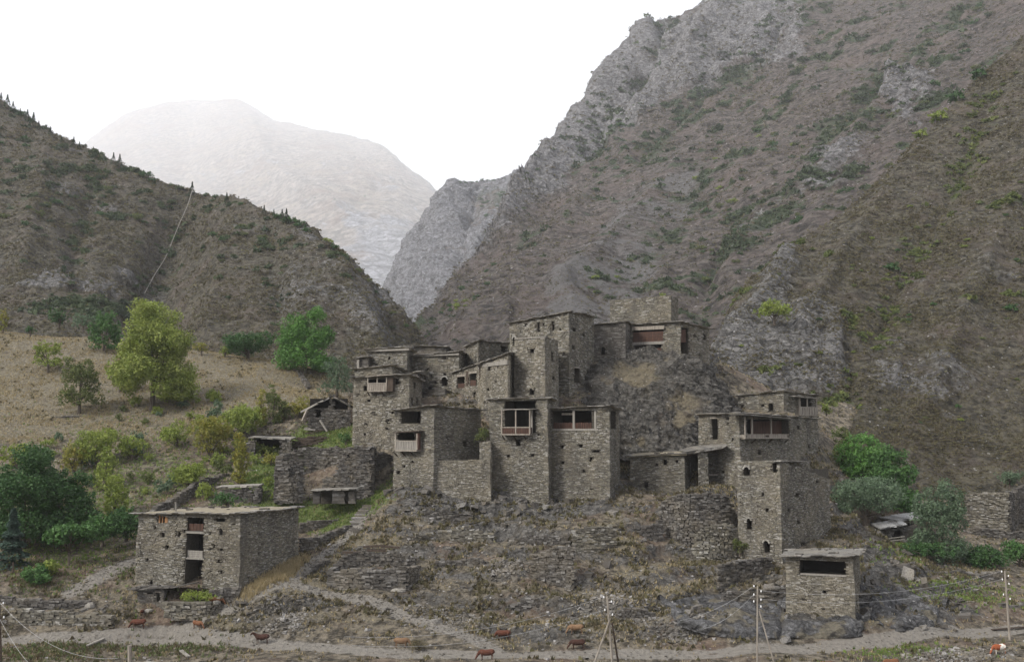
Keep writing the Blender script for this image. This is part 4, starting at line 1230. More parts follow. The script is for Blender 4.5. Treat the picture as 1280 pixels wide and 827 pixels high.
h.slab('f', (626,511.5,668,511), -.2, 1.2, 'balcony_roof', 'wood_pale')
h.box('f', (663.5,512,665.5,542), .1, .25, M['wood_pale'], 'post')
h = H_('loggia_house', 'front house with a long dark loggia of reddish rails, right of the hanging balcony', 'house',
    (685,511,147), (761,508,143), (773,513,150), 612, 'stone', seed=23, deep=3, batter=.008,
    f=[(691,513,746,537,'L'), (702,556,705,560), (724,555,728,559), (702,576,705,580), (737,571,740,577), (728,587,731,590), (741,562,749,565), (738,610,740,612)],
    s_=[(762,512,770,536,'B')])
h.roof(.4, .2)
h.box('f', (690,535.5,747,538), -.2, .15, M['wood_pale'], 'sill_beam')
h.boards('f', (692,528,716,536), -.15, 10, M['wood_red'], 'railing', gap=.25)
h.boards('f', (719,528,742,536), -.15, 10, M['wood_red'], 'railing', gap=.25)
for x in (717, 744): h.box('f', (x - 1.3, 513, x + 1.3, 537), -.2, 0, M['wood_pale'], 'post')
h.box('f', (702,516,716,518.5), -.6, -.5, M['wood'], 'cross_beam')

# ------------------------------------------------------------------ right cluster
h = H_('grass_roof_house', 'low stone house with an earth covered roof below the rock face', 'house',
    (788,571,150), (855,569,147), (866,565,156), 614, 'stone', seed=24, deep=3,
    f=[(829,574,834,581), (845,575,848,578), (807,602,811,612), (820,579,822,582)])
h.roof(.5, .3)
# open porch
pr = thing('open_porch', 'open porch on a stone pier between the earth roofed house and the tall corner house', 'porch', P(880,615,147.5))
def slabq(pts, th, mat, name, parent, n=6, rnd=True):
    """tilted slab of slates through four corner points (front-left, front-right, back-right, back-left)"""
    a, b, c, d = [np.asarray(p, float) for p in pts]
    out, rr = [], []
    for k in range(n):
        f = (k + .5) / n
        p0, p1 = a + (b - a) * f, d + (c - d) * f
        x = unit(b - a); y = unit(p1 - p0); z = unit(np.cross(x, y)); y = np.cross(z, x)
        out.append(boxes((p0 + p1) / 2, x, y, z, [np.linalg.norm(b - a) / n * 1.04, np.linalg.norm(p1 - p0) + rng.uniform(-.1, .15), th], .05)); rr += [rng.random()] * 6
    V, Fq = merge(out)
    return mesh(name, V, Fq, M[mat], parent, rnd=rr)
slabq([P(851,567,146.5), P(906,558,146.5), P(900,552,153), P(856,562,153)], .35, 'slate', 'roof', pr, 7)
def masonry_block(corners, z0, z1, stone, name, parent, seed=0, cap=True):
    """free standing masonry: plan corners (x,y) list, drawn as stone by stone box wall on each side"""
    r = np.random.default_rng(seed)
    cs = [np.array([c[0], c[1], 0.]) for c in corners]
    cen = np.mean(cs, 0)
    Vs, Fs, Ms, Rs, o = [], [], [], [], 0
    n = len(cs)
    for i in range(n):
        p, q = cs[i], cs[(i + 1) % n]
        L = np.linalg.norm(q - p); tan = (q - p) / L; nr = np.array([tan[1], -tan[0], 0])
        if np.dot(nr, (p + q) / 2 - cen) < 0: nr = -nr
        def pt(u, z, p=p, tan=tan):
            o_ = p[None] + tan[None] * np.asarray(u).reshape(-1, 1); o_ = o_.copy(); o_[:, 2] = z
            return o_ + wob(o_) * .6
        zt = (lambda u: z1(u) if callable(z1) else z1)
        g = lay((L, pt, nr, tan), z0, zt, [], r)
        if g:
            Vs.append(g[0]); Fs.append(g[1] + o); o += len(g[0]); Ms.append(np.zeros(len(g[1]))); Rs.append(g[2])
    zt_ = z1 if not callable(z1) else z1(0)
    base = np.array([[*c[:2], z0] for c in cs] + [[*c[:2], zt_ - .05] for c in cs])
    base[:, :2] = cen[:2] + (base[:, :2] - cen[:2]) * .97
    if n == 4:
        Vs.append(base); Fs.append(np.array([[0,1,5,4],[1,2,6,5],[2,3,7,6],[3,0,4,7],[4,5,6,7]]) + o); Ms.append(np.ones(5)); Rs.append(np.zeros(5))
    return mesh(name, np.concatenate(Vs), np.concatenate(Fs), [M[stone], M['mortar']], parent, np.concatenate(Rs), np.concatenate(Ms))
def corners_at(pxl, pxr, D, dep):
    a, b = P(pxl, 600, D), P(pxr, 600, D)
    k = (D + dep) / D
    return [(a[0], D), (b[0], D), (b[0] * k, D + dep), (a[0] * k, D + dep)]
masonry_block(corners_at(873.5, 885, 146.8, 1.2), P(880,625,147)[2], P(880,564,147)[2], 'stone', 'pier', pr, 3)
V, Fq = merge([bar(P(852,571,152), P(905,563,152), .25), bar(P(853,569,147), P(905,561,147), .2)]); mesh('beam', V, Fq, M['wood_dark'], pr)
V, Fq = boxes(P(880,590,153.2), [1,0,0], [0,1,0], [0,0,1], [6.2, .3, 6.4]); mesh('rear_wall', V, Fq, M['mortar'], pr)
V, Fq = bar(P(886,593,149), P(897,593,149), .15); mesh('rail', V, Fq, M['wood'], pr)
h = H_('tall_corner_house', 'tall corner house whose long right side carries a roofed wooden gallery', 'house',
    (874,519,152), (924,517,146.5), (1021,524,161), 640, 'stone', seed=25, deep=3, batter=.008,
    f=[(890,523,897,549,'d'), (908,521,911,525), (915,547,917,551), (903,588,905,591), (909,528,911,531)],
    s_=[(934,522,986,545,'L'), (948,562,951,568), (996,532,999,536), (985,590,987,593), (1010,556,1012,560)])
h.roof(.3, .2)
fl = h.balcony('s', 932, 986, 521, 543, 546.5, .9, 2, 'wood', 'wood', (0, .16, .6), flr=1.5, post_w=1.3)
h.slab('s', (930,517.5,992,523), -.6, 1.7, 'gallery_roof', 'slate')
h.boards('s', (938,526,982,545), -1.2, 12, M['wood_red'], 'back_boards', fl, .03)
h = H_('upper_right_house', 'highest stone house of the right cluster with a little balcony at its right corner', 'house',
    (923,495,172), (979,489,167), (1021,495,174), 560, 'stone', seed=26, deep=3, batter=.008,
    f=[(916,0,917,1)] and [(952,505,955,508), (961,504,966,514), (927,506,930,510), (926,525,929,528)], s_=[(1001,498,1014,518,'B')])
h.roof(.3, .2)
fl = h.balcony('s', 1000, 1021, 497, 509, 518, .8, 7, 'wood', 'wood', (0, .45, 1), flr=1.5, post_w=1.2)
h.slab('s', (994,495,1023,498), -.2, 1.3, 'balcony_roof', 'wood_pale')
h = H_('round_arch_annex', 'low annex with a black round arch at the left foot of the highest right house', 'house',
    (905,511,176), (924,503,171), (930,505,178), 530, 'stone', seed=27, f=[(914,506,922,515,'a')])
h = H_('stepped_tower', 'massive stone tower with a row of arched windows stepping down its left side', 'tower',
    (923,576,134), (975,575,129.5), (1035,598,139), 730, 'stone', seed=28, deep=3, batter=.022,
    f=[(930,583,937,594,'a'), (966,575.2,974,590,'w'), (953,616,955,620), (923.5,617,928,631,'a'), (935,647,941,661,'a'), (956,675,963,690,'a'), (964,700,969,713,'a'), (958,635,961,639)],
    s_=[(996,585,998,588), (1003,586,1005,589), (995,616,998,620), (984,635,987,639), (996,650,998,654), (1000,677,1004,681), (1020,600,1022,603)])
h.slab('f', (966,577,976,576), -.5, .35, 'ledge_slabs', 'slate')
h.slab('s', (976,576,1012,576.5), -.5, .4, 'ledge_slabs', 'slate')
h = H_('tower_tier', 'low upper tier of masonry on the roof of the arched tower', 'tower',
    (955,576,133.5), (979,575,130.6), (1011,576,137), 600, 'stone', seed=31, deep=1, batter=.01, s_=[(990,582,993,586)])
h = H_('open_front_house', 'small square house by the road with one wide black opening under its roof', 'house',
    (983,697,118), (1066,695,115.5), (1073,687.5,123), 775, 'stone_warm', seed=29, deep=2.5, batter=.02,
    f=[(1000,698.5,1057,718,'L'), (1028,737,1033,741), (1003,748,1005,750), (1028,759,1031,761)])
h.roof(.55, .22, 'slate')
h.box('f', (1000,717.3,1058,719.3), -.2, .18, M['wood_pale'], 'sill_beam')
h.box('f', (1000,697,1058,700.5), -.6, -.2, M['wood'], 'lintel_beam')

# ------------------------------------------------------------------ ruins and dry stone walls (every wall laid stone by stone)
def dry_wall(name, label, cat, pts, th=.6, stone='stone_dark', seed=0, jag=.5, depth=1.2, group=None, sz=(.28, .7), hc=(.14, .26), parent=None, holes=(), lean=0.0, smooth_=True):
    """pts: (px, py_top, py_base, D): top edge and foot of the wall at a pixel column, distance D"""
    r = np.random.default_rng(seed + 500)
    T = np.array([P(a, b, d) for a, b, c, d in pts]); Bz = np.array([P(a, c, d)[2] for a, b, c, d in pts])
    if len(T) > 3 or len(T) == 3 and smooth_:
        m_ = (len(T) - 1) * 6 + 1
        Bz = np.interp(np.linspace(0, len(T) - 1, m_), np.arange(len(T)), Bz); T = crom(T, m_, 0)
    seg = np.linalg.norm(np.diff(T[:, :2], axis=0), axis=1); S = np.concatenate([[0], np.cumsum(seg)])
    C, X, Y, Sz = [], [], [], []
    zmin = Bz.min() - depth; z = zmin
    ox = r.uniform(0, 90)
    while z < T[:, 2].max() + .3:
        h = r.uniform(*hc); x = -r.uniform(0, .4)
        while x < S[-1]:
            l = r.uniform(*sz); xc = x + l / 2
            if 0 <= xc <= S[-1]:
                tz = np.interp(xc, S, T[:, 2]) + jag * fbm(np.array([xc * .45 + ox, 0.3, .7]), 3) * 1.6
                bz = np.interp(xc, S, Bz) - depth
                px_ = np.interp(xc, S, T[:, 0]); py_ = np.interp(xc, S, T[:, 1])
                if bz < z + h / 2 < tz:
                    ix, iy = proj(np.array([px_, py_, z + h / 2]))
                    if not any(a < ix < c and b < iy < d for a, b, c, d in holes):
                        k = min(np.searchsorted(S, xc) - 1, len(seg) - 1); k = max(k, 0)
                        t = unit(np.append((T[k + 1] - T[k])[:2], 0))
                        n = np.array([t[1], -t[0], 0]); n = n if n[1] < 0 else -n
                        C.append(np.array([px_, py_, z + h / 2]) + n * r.uniform(-.08, .10) + n * lean * (tz - z)); X.append(t + r.normal(0, .05, 3)); Y.append(n); Sz.append((l * .97, th * r.uniform(.85, 1.1), h * .94))
            x += l
        z += h
    X = np.array(X); X /= np.linalg.norm(X, axis=1)[:, None]; Y = np.array(Y); Z = np.cross(X, Y); Z[Z[:, 2] < 0] *= -1
    V, Fq = boxes(C, X, Y, Z, Sz, .08, r)
    if parent is not None:
        return mesh(name, V, Fq, M[stone], parent, np.repeat(r.random(len(C)), 6))
    o = mesh(name, V, Fq, M[stone], None, np.repeat(r.random(len(C)), 6), loc=(T[len(T) // 2, 0], T[len(T) // 2, 1], Bz.mean()))
    return tag(o, label, cat, group)
W = dry_wall
# the big roofless ruin left of the village
ru = thing('ruined_house', 'roofless dark ruin with jagged wall tops between the gabled barn and the village', 'ruin', P(410, 615, 150))
W('rear_wall', None, None, [(352,568,612,156),(380,560,612,157),(420,559,612,157),(466,558,612,156)], .8, 'stone_dark', 1, .6, parent=ru, holes=[(380,582,386,590),(434,566,439,572),(437,592,442,600)])
W('side_wall', None, None, [(351,570,616,156),(349,578,617,151.5),(347,592,618,149)], .9, 'stone_dark', 2, .9, parent=ru)
W('front_wall', None, None, [(347,585,619,149),(356,572,618,149),(368,572,618,149),(380,590,616,149.5)], .8, 'stone_dark', 3, 1.0, parent=ru, holes=[(362,583,367,595)])
W('front_wall', None, None, [(404,600,616,150),(420,590,615,150),(440,562,614,150),(464,557,612,150)], .8, 'stone_dark', 4, .7, parent=ru, holes=[(433,568,440,574),(438,594,443,602)])
W('side_wall', None, None, [(464,557,613,150),(467,558,610,156)], .8, 'stone_dark', 5, .3, parent=ru)
W('stone_wall', 'dark stone wall joining the ruin to the foot of the balcony house', 'wall', [(466,568,610,155),(480,566,605,156),(492,568,596,157)], .7, 'stone_dark', 6, .4)
sl = thing('ruin_shelter', 'flat slab shelter on rough stone props in front of the roofless ruin', 'shelter', P(418, 628, 145))
slabq([P(391,613,144.5), P(448,611,144.5), P(448,609,148), P(391,611,148)], .16, 'wood_pale' if 0 else 'slate', 'roof', sl, 6)
for i, x in enumerate((396, 420, 427, 440)):
    V, Fq = merge([boxes(P(x, 613.5 + 3 * k + 1.5, 145.4), [1, 0, 0], [0, 1, 0], [0, 0, 1], [.8 + .2 * rng.random(), .8, .32], .06) for k in range(5)])
    mesh('prop', V, Fq, M['stone_dark'], sl, rnd=rng.random(len(Fq)))
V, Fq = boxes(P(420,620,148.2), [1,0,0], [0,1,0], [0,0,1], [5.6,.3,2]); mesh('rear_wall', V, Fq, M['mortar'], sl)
# gabled barn
br = thing('gabled_barn', 'small stone barn with a pitched roof and dark open gable left of the village', 'barn', P(410, 528, 175))
gx0, gx1, gD = 383, 440, 174
def gz(py): return P(0, py, gD)[2]
W('gable_wall', None, None, [(384,511,528,gD),(400,510,528,gD),(438,512,527,gD)], .6, 'stone_dark', 8, .1, parent=br, holes=[(394,511,402,521)])
W('gable_pier', None, None, [(411.5,499,512,gD),(417,499,512,gD)], .5, 'stone_dark', 9, .05, parent=br, depth=.3)
V, Fq = boxes(P(411,514,gD+2.5), [1,0,0], [0,1,0], [0,0,1], [6.2,.2,4.2]); mesh('inner_wall', V, Fq, M['inner_shade'], br)  # shade behind the open gable is painted as this black wall
slabq([P(379,513,gD-.6), P(415,495,gD-.6), P(415,495.5,gD+7), P(381,512,gD+7)], .28, 'slate', 'roof', br, 5)
slabq([P(415,495,gD-.6), P(442,509,gD-.6), P(441,509,gD+7), P(415,495.5,gD+7)], .28, 'slate', 'roof', br, 4)
V, Fq = bar(P(378,526,gD-1.5), P(384,512,gD-.8), .3); mesh('prop', V, Fq, M['wood'], br)
V, Fq = bar(P(439.5,511,gD-.4), P(439.5,528,gD-.4), .3); mesh('post', V, Fq, M['wood_dark'], br)
# flat shed and pale roofed store
fs = thing('flat_shed', 'low flat roofed shed with a black opening on the left slope below the barn', 'shed', P(338, 564, 168))
slabq([P(313,547,167), P(367,549,167), P(367,546,171), P(315,545,171)], .2, 'slate', 'roof', fs, 7)
W('side_wall', None, None, [(308,550,566,167.5),(320,549,566,167.5)], .6, 'stone_dark', 11, .1, parent=fs)
W('side_wall', None, None, [(351,551,565,167.5),(366,551,565,167.5)], .6, 'stone_dark', 12, .1, parent=fs)
V, Fq = boxes(P(336,557,171), [1,0,0], [0,1,0], [0,0,1], [7,.3,3.4]); mesh('rear_wall', V, Fq, M['inner_shade'], fs)  # black colour puts the shed's inner shade on its back wall
ps = thing('pale_roofed_store', 'low stone store with a flat whitish slab roof just above the detached house', 'shed', P(300, 618, 150))
slabq([P(273,609,149), P(327,607,149), P(326,605,152), P(275,607,152)], .22, 'wood_pale', 'roof', ps, 7)
W('front_wall', None, None, [(276,611,620,149.4),(300,610,620,149.4),(325,609,619,149.4)], .6, 'stone_dark', 13, .1, parent=ps, holes=[(314,611,317,616)])
W('side_wall', None, None, [(325,609,619,149.4),(326,608,618,152)], .5, 'stone_dark', 14, .1, parent=ps)
# timber heap
V, Fq = [], []
prt = []
base = P(385, 543, 171)
for k in range(46):
    a = rng.uniform(-.5, .5); l = rng.uniform(1.2, 3.4)
    c = base + np.array([rng.normal(0, 1.3), rng.normal(0, .8), 0]); c[2] = hgt(c[0], c[1])[0] + rng.uniform(.1, 1.0) * math.exp(-((c[0] - base[0]) / 2.2) ** 2)
    d = np.array([math.cos(a), math.sin(a) * .5, rng.normal(0, .18)]) * l / 2
    prt.append(bar(c - d, c + d, .16))
V, Fq = merge(prt)
tag(mesh('timber_heap', V, Fq, M['wood_dark'], None, loc=base), 'heap of old grey timbers on the grass between the barn and the flat shed', 'wood pile')
V, Fq = merge([bar(P(400,525,173), P(409,539,172), .22), bar(P(380,536,171), P(394,537,171), .25)])
tag(mesh('fallen_beam', V, Fq, M['wood_pale'], None, loc=P(400,530,172)), 'pale fallen beams leaning on the timber heap below the barn', 'beam')
# retaining walls of the knoll
W('bastion_wall', 'dark curved stone bastion wall under the open porch of the corner house', 'wall',
  [(827,627,695,139),(842,620,692,137.5),(862,617,690,136.5),(884,617,692,136.5),(904,619,700,137),(914,636,704,137.5),(926,664,706,138.5)], 1.0, 'stone_dark', 20, .25, lean=.05)
W('buttress_wall', 'tan bulging buttress of rough stone at the foot of the dark bastion', 'wall',
  [(868,668,702,134.5),(885,660,700,133.8),(905,655,700,133.8),(923,662,702,135)], 1.1, 'stone', 21, .3, lean=.1)
W('yard_wall', 'pale capped stone yard wall with a pillar end left of the arched tower', 'wall',
  [(897,706,761,124.3),(903,704,756,124.5),(925,700,735,125.5),(945,698,722,126.2),(963,694,716,127)], .7, 'stone_dark', 22, .1)
pc = []
for k in range(22):
    f = k / 21; a = P(897 + 66 * f, 704.5 - 9.5 * f + 2 * f * (1 - f), 124.4 + 2.6 * f)
    pc.append(boxes(a, [1, .1, .04], [0, 1, 0], [0, 0, 1], [.42, .8, .12], .06))
V, Fq = merge(pc)
W('rock_foot_wall', 'rough low stone wall behind the road pole, left of the open fronted house', 'wall',
  [(905,742,772,121),(930,738,770,121),(958,737,770,121),(984,734,768,121)], .8, 'stone_dark', 23, .4)
W('terrace_wall', 'short pale retaining wall with a sharp right corner in the middle of the knoll', 'wall', [(664,690,735,126),(690,684,735,125.5),(718,680,734,125)], .8, 'stone_dark', 24, .5, lean=.05)
W('terrace_wall', 'upper brown retaining wall on the knoll right below the loggia house', 'wall', [(716,662,690,131),(740,658,684,131),(769,656,682,131.5)], .8, 'stone', 25, .2)
W('terrace_wall', 'broken retaining wall stub beside the dark curved bastion', 'wall', [(797,668,688,136),(812,655,686,136),(828,650,690,136.5)], .8, 'stone_dark', 26, .7)
W('terrace_wall', 'long low crumbled wall along a ledge left of the retaining corner', 'wall', [(635,672,684,133),(670,668,680,132.5),(712,667,682,132)], .7, 'stone_dark', 27, .5)
W('terrace_wall', 'ragged dark wall in the scree between the pole with two struts and the bastion', 'wall', [(772,764,776,117.5),(790,761,776,117.2),(818,765,777,117.5)], .8, 'stone_dark', 28, .4)
# low rectangular ruin in the centre
lr = thing('low_ruin', 'low rectangular foundation of dark stone filled with dry grass in front of the knoll', 'ruin', P(470, 738, 124))
W('front_wall', None, None, [(413,713,738,124.4),(440,711,740,124),(470,710,741,123.8),(508,709,741,123.6)], .7, 'stone_dark', 30, .15, parent=lr, sz=(.4, 1.0))
W('side_wall', None, None, [(508,709,741,123.6),(522,706,734,127)], .7, 'stone_dark', 31, .2, parent=lr)
W('side_wall', None, None, [(413,713,736,124.4),(422,704,726,128)], .7, 'stone_dark', 32, .2, parent=lr)
W('rear_wall', None, None, [(424,698,712,129),(450,690,710,129.5),(480,690,708,129.5),(520,697,716,129)], .8, 'stone_dark', 33, .5, parent=lr)
for (a, b, w_) in (((428,690),(457,690.5),.3), ((454,683),(481,681.5),.26), ((459,687),(482,688),.28), ((470,681.5),(499,684),.24)):
    V, Fq = bar(P(*a, 129.5), P(*b, 129.5), w_ + .2, w_)
    o = mesh('plank', V, Fq, M['wood_dark'], None, loc=P(*a, 129.5))
    tag(o, 'weathered plank lying on top of the low foundation ruin', 'plank', 'planks on the low ruin')
# more walls
W('ledge_wall', 'low slate ledge wall under the terrace of the railed balcony house', 'wall', [(500,634,646,142),(540,640,650,141),(590,638,650,141)], .7, 'stone_dark', 61, .6)
W('ledge_wall', 'short ledge wall on the knoll between the low foundation ruin and the pale rubble', 'wall', [(546,700,712,129.5),(575,696,708,129.5),(604,700,711,129)], .7, 'stone_dark', 62, .6)
W('ledge_wall', 'crooked ledge wall climbing the knoll above the low foundation ruin', 'wall', [(520,668,680,135),(560,660,674,136),(615,664,676,135.5)], .7, 'stone', 63, .6)
W('ledge_wall', 'low rubble ledge over the road under the retaining corner', 'wall', [(640,752,762,120.5),(690,748,759,120.5),(740,751,761,120.5)], .7, 'stone_dark', 64, .6)
W('path_wall', 'low broken wall edging the footpath left of the low foundation ruin', 'wall', [(372,727,733,124.5),(392,708,715,127.5),(412,696,703,130.5)], .6, 'stone_dark', 65, .4)
W('path_wall', 'low dry stone wall climbing beside the footpath behind the detached house', 'wall', [(376,672,694,136),(395,672,690,137),(412,664,678,139),(430,657,672,141),(447,654,668,143)], .7, 'stone_dark', 34, .2)
W('garden_wall', 'half hidden garden wall above the path wall right of the detached house', 'wall', [(375,652,664,143),(400,650,660,144),(430,648,656,146)], .6, 'stone_dark', 35, .3)
W('slope_wall', 'dark dry stone wall running up the left slope from the detached house roof', 'wall', [(190,636,641,143),(215,622,634,147),(240,606,616,151),(270,594,604,157),(285,592,600,160)], .8, 'stone_dark', 36, .4)
W('yard_wall', 'low stone wall with a stepped pillar in front of the detached house', 'wall', [(205,750,758,118.5),(230,752,760,118.3),(262,752,760,118.5),(272,746,758,119),(276,740,756,119)], .7, 'stone', 37, .3)
W('footing_wall', 'low footing wall along the base of the detached house', 'wall', [(262,738,748,120),(280,735,744,120.3),(300,731,740,120.6)], .6, 'stone_dark', 38, .2)
W('track_wall', 'long low dry stone wall above the road at the far left', 'wall', [(-40,742,750,121.5),(0,745,752,121.3),(40,747,755,121),(80,749,757,121),(112,750,758,121)], .7, 'stone_dark', 39, .3)
W('track_wall', 'second tumbled wall just under the first at the far left', 'wall', [(14,757,764,118.8),(60,762,768,118.3),(100,766,772,118),(140,768,775,117.6)], .7, 'stone', 40, .4)
W('meadow_wall', 'short dark wall of stones in the dry meadow by the small trees', 'wall', [(66,521,529,188),(84,519,530,187.5),(101,520,529,188)], .8, 'stone_dark', 41, .3)
W('step_wall', 'narrow strip of pale stones climbing past the bright green walnut tree', 'wall', [(373,462,470,212),(380,472,480,207),(386,482,490,203)], .8, 'rubble', 42, .2, sz=(.3,.8))
W('stone_stair', 'pale stony stair rising from the footpath to the roofless ruin', 'steps', [(441,664,667,140),(446,652,658,142),(452,640,648,144),(462,630,637,146)], 1.6, 'rubble', 43, .2, depth=.3)
W('ledge_wall', 'two tiered dry stone field wall at the right edge above the road', 'wall', [(1172,716,728,135),(1195,713,730,135),(1225,716,734,135),(1252,712,732,135)], .8, 'stone_dark', 44, .3)
W('ledge_wall', 'crumbling dark wall low on the right beside the tallest pole', 'wall', [(1150,752,764,126),(1180,755,768,126),(1215,757,770,126),(1250,756,768,126.5),(1290,752,766,127)], .8, 'stone_dark', 45, .5)
# right hand ruin and slate roofed shed
rr_ = thing('grassy_topped_ruin', 'stone ruin with grass growing on its wall tops at the right edge', 'ruin', P(1240, 660, 163))
W('front_wall', None, None, [(1208,617,662,163),(1230,616,662,162.5),(1259,615,664,162)], .9, 'stone_warm', 46, .1, parent=rr_, holes=[(1238,627,1241,630)])
W('side_wall', None, None, [(1259,615,664,162),(1270,612,660,168)], .9, 'stone_dark', 47, .1, parent=rr_)
W('rear_wall', None, None, [(1270,609,655,168),(1300,602,650,169),(1340,600,650,170)], .9, 'stone_dark', 48, .2, parent=rr_)
W('lower_wall', None, None, [(1204,660,690,160),(1230,659,692,159.5),(1262,662,694,159.5),(1280,664,690,160)], .8, 'stone_dark', 49, .5, parent=rr_)
ss = thing('slate_shed', 'small shed with a bright slate pitched roof half hidden by willows at the right', 'shed', P(1125, 668, 150))
slabq([P(1094,661,148.5), P(1128,656,148.5), P(1128,648,151.5), P(1096,654,151.5)], .2, 'pale_slate', 'roof', ss, 5)
slabq([P(1108,652,150.5), P(1156,646,151), P(1156,639,156), P(1110,645,156)], .2, 'pale_slate', 'roof', ss, 6)
W('wall', None, None, [(1098,663,676,149.5),(1112,661,676,149.5),(1150,655,676,150)], .5, 'stone_dark', 50, .1, parent=ss, holes=[(1116,663,1127,674)])
V, Fq = boxes(P(1122,666,151.5), [1,0,0], [0,1,0], [0,0,1], [4.5,.3,2.8]); mesh('inner_wall', V, Fq, M['inner_shade'], ss)  # inner shade of the shed is put into this wall's colour
V, Fq = merge([bar(P(1108,673,147.5), P(1131,670,147.5), .12), bar(P(1109,676,147.5), P(1131,673.5,147.5), .12)]); mesh('rail', V, Fq, M['wood_pale'], ss)

# ------------------------------------------------------------------ trees
def leaves(C, r0, n_per, size, r, flat=1.0):
    """leaf quads around clump centres"""
    C = np.repeat(C, n_per, 0); n = len(C)
    d = r.normal(size=(n, 3)); d /= np.linalg.norm(d, axis=1)[:, None]
    p = C + d * (r0 * r.random(n)[:, None] ** .45) * [1, 1, flat]
    a = r.normal(size=(n, 3)); a /= np.linalg.norm(a, axis=1)[:, None]
    nn = d + r.normal(0, .7, (n, 3)) + [0, 0, .35]
    b = np.cross(nn, a); b /= np.linalg.norm(b, axis=1)[:, None] + 1e-9
    a = np.cross(b, nn); a /= np.linalg.norm(a, axis=1)[:, None] + 1e-9
    s = size * r.uniform(.6, 1.25, n)[:, None]
    V = np.stack([p - a * s * .5, p + b * s * .32, p + a * s * .5, p - b * s * .32], 1).reshape(-1, 3)
    Fq = np.arange(n * 4).reshape(-1, 4)
    rn = np.repeat(r.random(len(C) // n_per), n_per) * .8 + r.random(n) * .2
    return V, Fq, rn
def crown_points(kind, h, w, r, n):
    """clump centres for a crown of height h and width w whose foot is at z=0"""
    if kind == 'round':
        lob = [(0, 0, .48, .34)] + [(math.cos(t) * r.uniform(.27, .36), math.sin(t) * r.uniform(.27, .36), r.uniform(.04, .32), r.uniform(.11, .19)) for t in np.arange(0, 6.28, .38) + r.random()] + [(math.cos(t) * r.uniform(.2, .31), math.sin(t) * r.uniform(.2, .31), r.uniform(.4, .7), r.uniform(.11, .19)) for t in np.arange(0, 6.28, .45) + r.random()] + [(r.uniform(-.2, .2), r.uniform(-.2, .2), r.uniform(.74, .9), r.uniform(.1, .16)) for _ in range(6)]
    elif kind == 'spread':
        lob = [(math.cos(t) * .3, math.sin(t) * .3, r.uniform(.3, .7), r.uniform(.18, .27)) for t in np.arange(0, 6.28, .55) + r.random()] + [(0, 0, .6, .32)]
    elif kind == 'tall':
        lob = [(r.uniform(-.12, .12), r.uniform(-.12, .12), z, .34 * (1 - abs(z - .4) * .9) + .05) for z in np.linspace(.1, .92, 8)]
    elif kind == 'bush':
        lob = [(r.uniform(-.3, .3), r.uniform(-.3, .3), r.uniform(.2, .6), r.uniform(.18, .3)) for _ in range(8)] + [(0, 0, .4, .38)]
    out = []
    vol = np.array([l[3] ** 2 for l in lob]); vol /= vol.sum()
    for l, k in zip(lob, r.multinomial(n, vol)):
        d = r.normal(size=(k, 3)); d /= np.linalg.norm(d, axis=1)[:, None] + 1e-9
        rad = r.uniform(.62, 1.05, k)[:, None]
        q = d * rad * l[3] * [w, w, h * .8] + [l[0] * w, l[1] * w, l[2] * h]
        out.append(q)
    out = np.concatenate(out)
    out[:, 2] = np.clip(out[:, 2], 0.02 * h, h)
    return out
def tree(name, label, cat, px, pyb, pyt, wpx, kind='round', mat='leaf_green', seed=0, D=None, trunk=.15, leaf=.32, dens=1.0, group=None, tr=.28):
    r = np.random.default_rng(seed + 900)
    b = G(px, pyb) if D is None else P(px, pyb, D)
    s = b[1] / F
    H = (pyb - pyt) * s; w = wpx * s; h0 = H * trunk
    root = thing(name, label, cat, b, group)
    nc = int(max(20, dens * wpx * (pyb - pyt) * .11))
    C = crown_points(kind, H - h0, w, r, nc) + b + [0, 0, h0]
    # trunk with limbs
    prt = [tube([b - [0, 0, .5], b + [0, 0, h0 * .6], b + [r.uniform(-.1, .1) * w * .3, 0, h0 + (H - h0) * .45]], [tr * w / 8 + .08, tr * w / 10 + .06, .05], 7)]
    for k in range(9):
        c = C[r.integers(len(C))]
        st0 = b + [0, 0, h0 * .8 + (H - h0) * .3 * r.random()]
        mid = (st0 + c) / 2 + [0, 0, -.1 * H * r.random()]
        prt.append(tube([st0, mid, c], [.05 + w * .012, .04 + w * .006, .02], 5))
    V, Fq = merge(prt)
    mesh('trunk', V, Fq, M['bark'], root)
    V, Fq, rn = leaves(C, max(.35, w * .055), 13, leaf, r)
    mesh('crown', V, Fq, M[mat], root, rn)
    return root
tree('maple_tree', 'large round yellow green tree, biggest on the dry meadow at the left', 'tree', 190, 512, 373, 112, 'round', 'leaf_yellow', 1, trunk=.10, leaf=.40, dens=1.9)
tree('walnut_tree', 'bright green full crowned tree standing alone above the gabled barn', 'tree', 381, 466, 385, 86, 'round', 'leaf_bright', 202, trunk=.04, leaf=.42, dens=1.9)
tree('round_tree', 'dark green tree tucked behind the left side of the big yellow green tree', 'tree', 130, 438, 389, 48, 'round', 'leaf_green', 3, trunk=.05, leaf=.4, dens=1.3)
tree('thicket_tree', 'wide dark olive thicket on the meadow edge left of the bright green tree', 'tree', 310, 447, 403, 66, 'bush', 'leaf_dark', 4, D=221, trunk=.02, leaf=.4, dens=1.4)
tree('willow_tree', 'grey green loose willow directly above the gabled barn roof', 'tree', 421, 497, 443, 50, 'round', 'leaf_willow', 5, trunk=.15, leaf=.3, dens=.95)
tree('hawthorn_tree', 'small flat topped green tree on the meadow at the far left', 'tree', 60, 466, 423, 42, 'round', 'leaf_lime', 6, trunk=.2, leaf=.34, dens=1.1)
tree('plum_tree', 'olive brown tree with a dark forked trunk left of the big yellow green tree', 'tree', 99, 517, 444, 60, 'round', 'leaf_olive', 7, trunk=.16, leaf=.34, dens=1.0)
